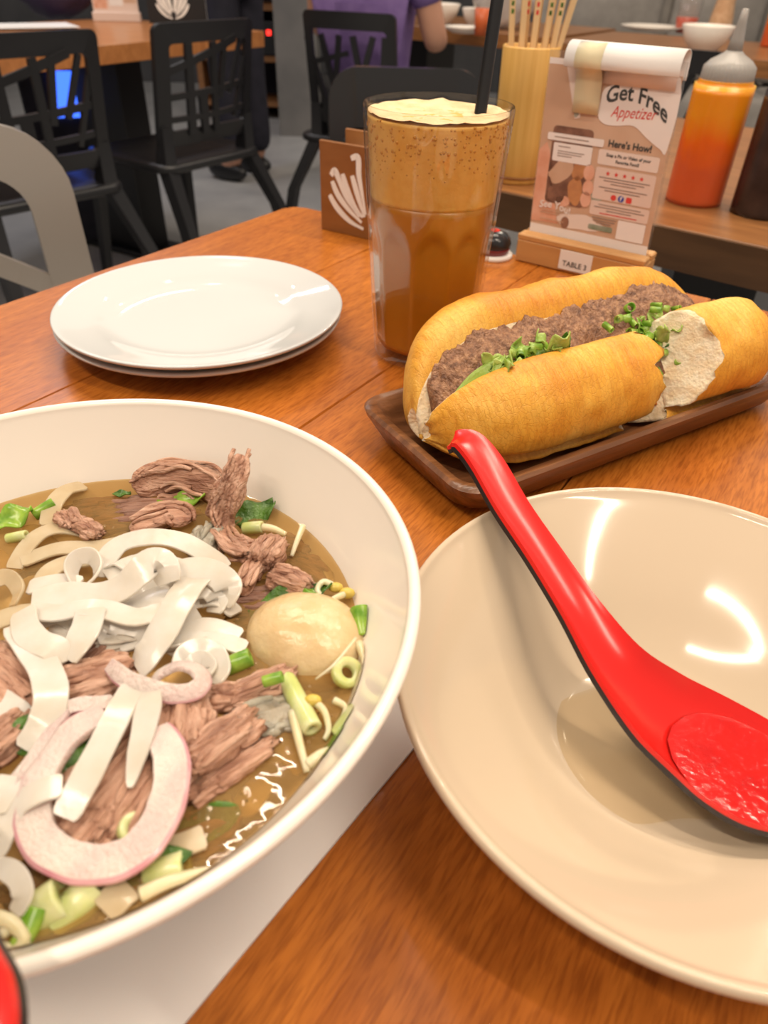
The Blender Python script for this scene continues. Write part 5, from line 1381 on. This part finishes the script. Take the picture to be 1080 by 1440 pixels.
mesh('side_panel', *boxg(0.185, 0.20, 0.009, 0.089, 0, 0.17), M['napkin'], nb2, smooth=False)
petals(nb2, 0.15, 0.15, -0.0004, M['napkin'])
q = at(18, 38)
for i in range(3):
    o = mesh('menu_sheet', *boxg(-0.21, 0.21, -0.10, 0.10, 0, 0.002), M['paper'], loc=(0, 0, 0), smooth=False)
    o.location = (q.x-0.05+0.03*i, q.y-0.02*i, TZ+0.0025*i+0.0005); o.rotation_euler = (0, 0, R(20+7*i))
    tag(o, '%s of three pale menu sheets at the left end of the far table' % ('bottom', 'middle', 'top')[i], 'paper', 'menu sheets on the upper left table')
# handbag with a blue light
q = at(84, 26)
hb = empty('handbag', (q.x, q.y, TZ), 'dark purple bag with a small blue light on the upper left table', 'bag', rz=R(15))
V, Fc = ellipsoid((0.14, 0.08, 0.10), 24, 16, lambda q: 1+0.15*noise.noise(q*2.5))
mesh('bag_body', [(x, y, z+0.095) for x, y, z in V], Fc, mat('dark_purple', (0.025, 0.015, 0.045), 0.5), hb)
mesh('bag_handle', *tube([(-0.08, 0, 0.17), (-0.06, 0, 0.28), (0.06, 0, 0.28), (0.08, 0, 0.17)], 0.008, 8, 6), M['navy'], hb)
mesh('blue_light', *boxg(-0.03, 0.05, -0.090, -0.082, 0.10, 0.14), M['blue_led'], hb, smooth=False)
# blue glowing panel of the cooler seen through the left chair
q = on_ray(104, 136, 3.0)
ck = empty('drinks_cooler', (q.x-0.03, q.y+0.01, 0), 'dark cooler with a blue glowing panel under the upper left table', 'cooler', rz=R(18))
mesh('cooler_body', *boxg(-0.16, 0.16, 0.0, 0.25, 0, 0.66, 0.01), M['navy'], ck, smooth=False)
mesh('blue_panel', *boxg(-0.05, 0.09, -0.008, 0, 0.47, 0.62), M['blue_led'], ck, smooth=False)
# ------------------------------------------------------------------ wooden service shelf
q = at(402, 172, -0.75)
sh = empty('service_shelf', (q.x-0.16, q.y+0.1, 0), 'wooden service shelf with a red indicator light beside the grey pillar', 'shelf')
for x in (-0.45, 0.19): mesh('shelf_side', *boxg(x-0.02, x+0.02, 0, 0.4, 0, 1.0), M['table_edge'], sh, smooth=False)
for z in (0.08, 0.36, 0.66, 0.96): mesh('shelf_board', *boxg(-0.43, 0.17, 0, 0.4, z, z+0.035), M['table_edge'], sh, smooth=False)
mesh('shelf_back', *boxg(-0.43, 0.17, 0.38, 0.4, 0, 1.0), M['navy'], sh, smooth=False)
mesh('indicator_light', *boxg(0.045, 0.075, -0.006, 0.0, 0.52, 0.55), M['red_led'], sh, smooth=False)
mesh('control_box', *boxg(-0.35, 0.15, 0.0, 0.3, 0.395, 0.60, 0.01), M['black_plastic'], sh, smooth=False)

# ------------------------------------------------------------------ people
def skin_mesh(name, nodes_, edges, mt, parent, sub=2):
    keys = list(nodes_); me = bpy.data.meshes.new(name)
    me.from_pydata([nodes_[k][0] for k in keys], [(keys.index(a), keys.index(b)) for a, b in edges], [])
    o = bpy.data.objects.new(name, me); COL.objects.link(o); o.parent = parent
    md = o.modifiers.new('skin', 'SKIN'); md.use_smooth_shade = True
    for i, k in enumerate(keys):
        r = nodes_[k][1]; r = r if isinstance(r, tuple) else (r, r)
        me.skin_vertices[0].data[i].radius = r
        me.skin_vertices[0].data[i].use_root = (i == 0)
    s = o.modifiers.new('smooth', 'SUBSURF'); s.levels = sub; s.render_levels = sub
    me.materials.append(mt)
    return o
# seated person, local +y is where they face; hips over the seat of chair c4
ps = empty('person', (c4.location.x, c4.location.y, 0), 'person in a purple top and jeans seated on the far lattice chair, back turned', 'person', rz=c4.rotation_euler.z)
body = {'pelvis': ((0, -0.02, 0.55), (0.13, 0.10)), 'waist': ((0, -0.05, 0.72), (0.12, 0.085)), 'chest': ((0, -0.05, 0.92), (0.14, 0.095)), 'neckb': ((0, -0.04, 1.06), 0.055), 'neck': ((0, -0.02, 1.12), 0.05), 'head': ((0, 0.0, 1.22), (0.075, 0.09)), 'crown': ((0, 0.0, 1.31), (0.06, 0.07)),
        'shl': ((-0.17, -0.05, 1.0), 0.055), 'ell': ((-0.22, 0.02, 0.76), 0.042), 'wrl': ((-0.14, 0.24, 0.79), 0.030), 'hal': ((-0.11, 0.31, 0.79), (0.035, 0.018)),
        'shr': ((0.17, -0.05, 1.0), 0.055), 'elr': ((0.24, 0.0, 0.74), 0.044), 'wrr': ((0.16, 0.24, 0.79), 0.030), 'har': ((0.13, 0.31, 0.79), (0.035, 0.018)),
        'hipl': ((-0.10, 0.0, 0.54), 0.085), 'knl': ((-0.13, 0.38, 0.53), 0.062), 'anl': ((-0.12, 0.40, 0.09), 0.042), 'tol': ((-0.12, 0.52, 0.04), 0.035),
        'hipr': ((0.10, 0.0, 0.54), 0.085), 'knr': ((0.15, 0.38, 0.53), 0.062), 'anr': ((0.13, 0.40, 0.09), 0.042), 'tor': ((0.13, 0.52, 0.04), 0.035)}
ed = [('pelvis', 'waist'), ('waist', 'chest'), ('chest', 'neckb'), ('neckb', 'neck'), ('neck', 'head'), ('head', 'crown'), ('chest', 'shl'), ('shl', 'ell'), ('ell', 'wrl'), ('wrl', 'hal'), ('chest', 'shr'), ('shr', 'elr'), ('elr', 'wrr'), ('wrr', 'har'), ('pelvis', 'hipl'), ('hipl', 'knl'), ('knl', 'anl'), ('anl', 'tol'), ('pelvis', 'hipr'), ('hipr', 'knr'), ('knr', 'anr'), ('anr', 'tor')]
skin_mesh('body', body, ed, M['skin'], ps)
def grow(keys, k=1.16, add=0.016):
    out = {}
    for n in keys:
        p, r = body[n]; r = r if isinstance(r, tuple) else (r, r); out[n] = (p, (r[0]*k+add, r[1]*k+add))
    return out
sh_ = grow(['waist', 'pelvis', 'chest', 'shl', 'shr'])
for s_, a, b in (('l', 'shl', 'ell'), ('r', 'shr', 'elr')):
    pa_, pb2 = Vector(body[a][0]), Vector(body[b][0]); sh_['slv'+s_] = (tuple(pa_.lerp(pb2, 0.62)), 0.062)
skin_mesh('purple_shirt', sh_, [('waist', 'pelvis'), ('waist', 'chest'), ('chest', 'shl'), ('chest', 'shr'), ('shl', 'slvl'), ('shr', 'slvr')], M['purple'], ps)
skin_mesh('shorts', {'pelvis': ((0, -0.02, 0.53), (0.14, 0.105)), 'l': ((-0.10, 0.0, 0.54), 0.095), 'l2': ((-0.12, 0.20, 0.535), 0.088), 'r': ((0.10, 0.0, 0.54), 0.095), 'r2': ((0.12, 0.20, 0.535), 0.088)}, [('pelvis', 'l'), ('l', 'l2'), ('pelvis', 'r'), ('r', 'r2')], M['grey_cloth'], ps)
ps['label'] = 'person in a purple top seated on the far lattice chair, back turned'
V, Fc = ellipsoid((0.095, 0.11, 0.12), 24, 16, lambda q: 1+0.04*noise.noise(q*4))
mesh('hair', [(x, y-0.018, z+1.255) for x, y, z in V], Fc, M['hair'], ps)
# standing person in black beside the middle chair
f1, f2 = at(330, 246, -0.72), at(366, 236, -0.72)
st = empty('person', ((f1.x+f2.x)/2, (f1.y+f2.y)/2, 0), 'person standing in black trousers and dark shoes behind the middle chair', 'person', rz=R(60))
b2_ = {'pelvis': ((0, 0, 0.95), (0.14, 0.10)), 'waist': ((0, 0, 1.10), (0.13, 0.09)), 'chest': ((0, 0, 1.32), (0.15, 0.10)), 'neckb': ((0, 0, 1.47), 0.055), 'head': ((0, 0.02, 1.60), (0.075, 0.09)), 'crown': ((0, 0.02, 1.69), (0.06, 0.07)),
       'shl': ((-0.18, 0, 1.40), 0.055), 'ell': ((-0.23, 0.0, 1.12), 0.04), 'wrl': ((-0.20, 0.12, 0.92), 0.028), 'hal': ((-0.19, 0.16, 0.86), (0.03, 0.018)),
       'shr': ((0.18, 0, 1.40), 0.055), 'elr': ((0.23, 0.0, 1.12), 0.04), 'wrr': ((0.20, 0.12, 0.92), 0.028), 'har': ((0.19, 0.16, 0.86), (0.03, 0.018)),
       'hipl': ((-0.09, 0, 0.90), 0.085), 'knl': ((-0.095, 0.01, 0.50), 0.062), 'anl': ((-0.10, -0.01, 0.09), 0.042), 'tol': ((-0.11, 0.13, 0.035), 0.035),
       'hipr': ((0.09, 0, 0.90), 0.085), 'knr': ((0.10, 0.02, 0.50), 0.062), 'anr': ((0.11, 0.0, 0.09), 0.042), 'tor': ((0.12, 0.14, 0.035), 0.035)}
ed2 = [('pelvis', 'waist'), ('waist', 'chest'), ('chest', 'neckb'), ('neckb', 'head'), ('head', 'crown')]+ed[6:]
skin_mesh('body', b2_, ed2, M['skin'], st)
skin_mesh('trousers', {'p': ((0, 0, 0.97), (0.15, 0.11)), 'hl': ((-0.09, 0, 0.88), 0.10), 'kl': ((-0.095, 0.01, 0.50), 0.085), 'al': ((-0.10, -0.01, 0.10), 0.075), 'hr': ((0.09, 0, 0.88), 0.10), 'kr': ((0.10, 0.02, 0.50), 0.085), 'ar': ((0.11, 0, 0.10), 0.075)}, [('p', 'hl'), ('hl', 'kl'), ('kl', 'al'), ('p', 'hr'), ('hr', 'kr'), ('kr', 'ar')], M['navy'], st)
skin_mesh('black_shirt', {'c': ((0, 0, 1.32), (0.165, 0.115)), 'w': ((0, 0, 1.02), (0.15, 0.11)), 'sl': ((-0.18, 0, 1.40), 0.068), 'el': ((-0.22, 0, 1.16), 0.055), 'sr': ((0.18, 0, 1.40), 0.068), 'er': ((0.22, 0, 1.16), 0.055)}, [('c', 'w'), ('c', 'sl'), ('sl', 'el'), ('c', 'sr'), ('sr', 'er')], M['navy'], st)
for x, y in ((-0.105, 0.05), (0.115, 0.06)):
    V, Fc = ellipsoid((0.045, 0.13, 0.05), 20, 12)
    mesh('shoe', [(a+x, b+y, max(c+0.045, 0)) for a, b, c in V], Fc, M['black_plastic'], st)
V, Fc = ellipsoid((0.09, 0.105, 0.11), 24, 16)
mesh('hair', [(x, y, z+1.65) for x, y, z in V], Fc, M['hair'], st)

# ------------------------------------------------------------------ keep the soup's contents inside the bowl wall
bpy.context.view_layer.update()
INN = [(0.0, 0.030), (0.008, 0.035), (0.0105, 0.052), (0.019, 0.066), (0.032, 0.078), (0.0535, 0.0912), (0.070, 0.1005), (0.0815, 0.1062), (0.2, 0.16)]
def inner_r(z):
    for (z0, r0), (z1, r1) in zip(INN, INN[1:]):
        if z <= z1: return r0+(r1-r0)*max(0, (z-z0))/(z1-z0)
    return 1
for o in [o for o in COL.objects if o.type == 'MESH']:
    root = o.parent or o
    if root.get('group') not in (NG, OG, BG, SG, PG, 'green herbs in the pho'): continue
    mw = o.matrix_world; iv = mw.inverted()
    for v in o.data.vertices:
        w = mw @ v.co; dx_, dy_ = w.x-LBC[0], w.y-LBC[1]; r = math.hypot(dx_, dy_)
        lim = inner_r(w.z-TZ)-0.0006
        if r > lim:
            w.x, w.y = LBC[0]+dx_*lim/r, LBC[1]+dy_*lim/r
            v.co = iv @ w
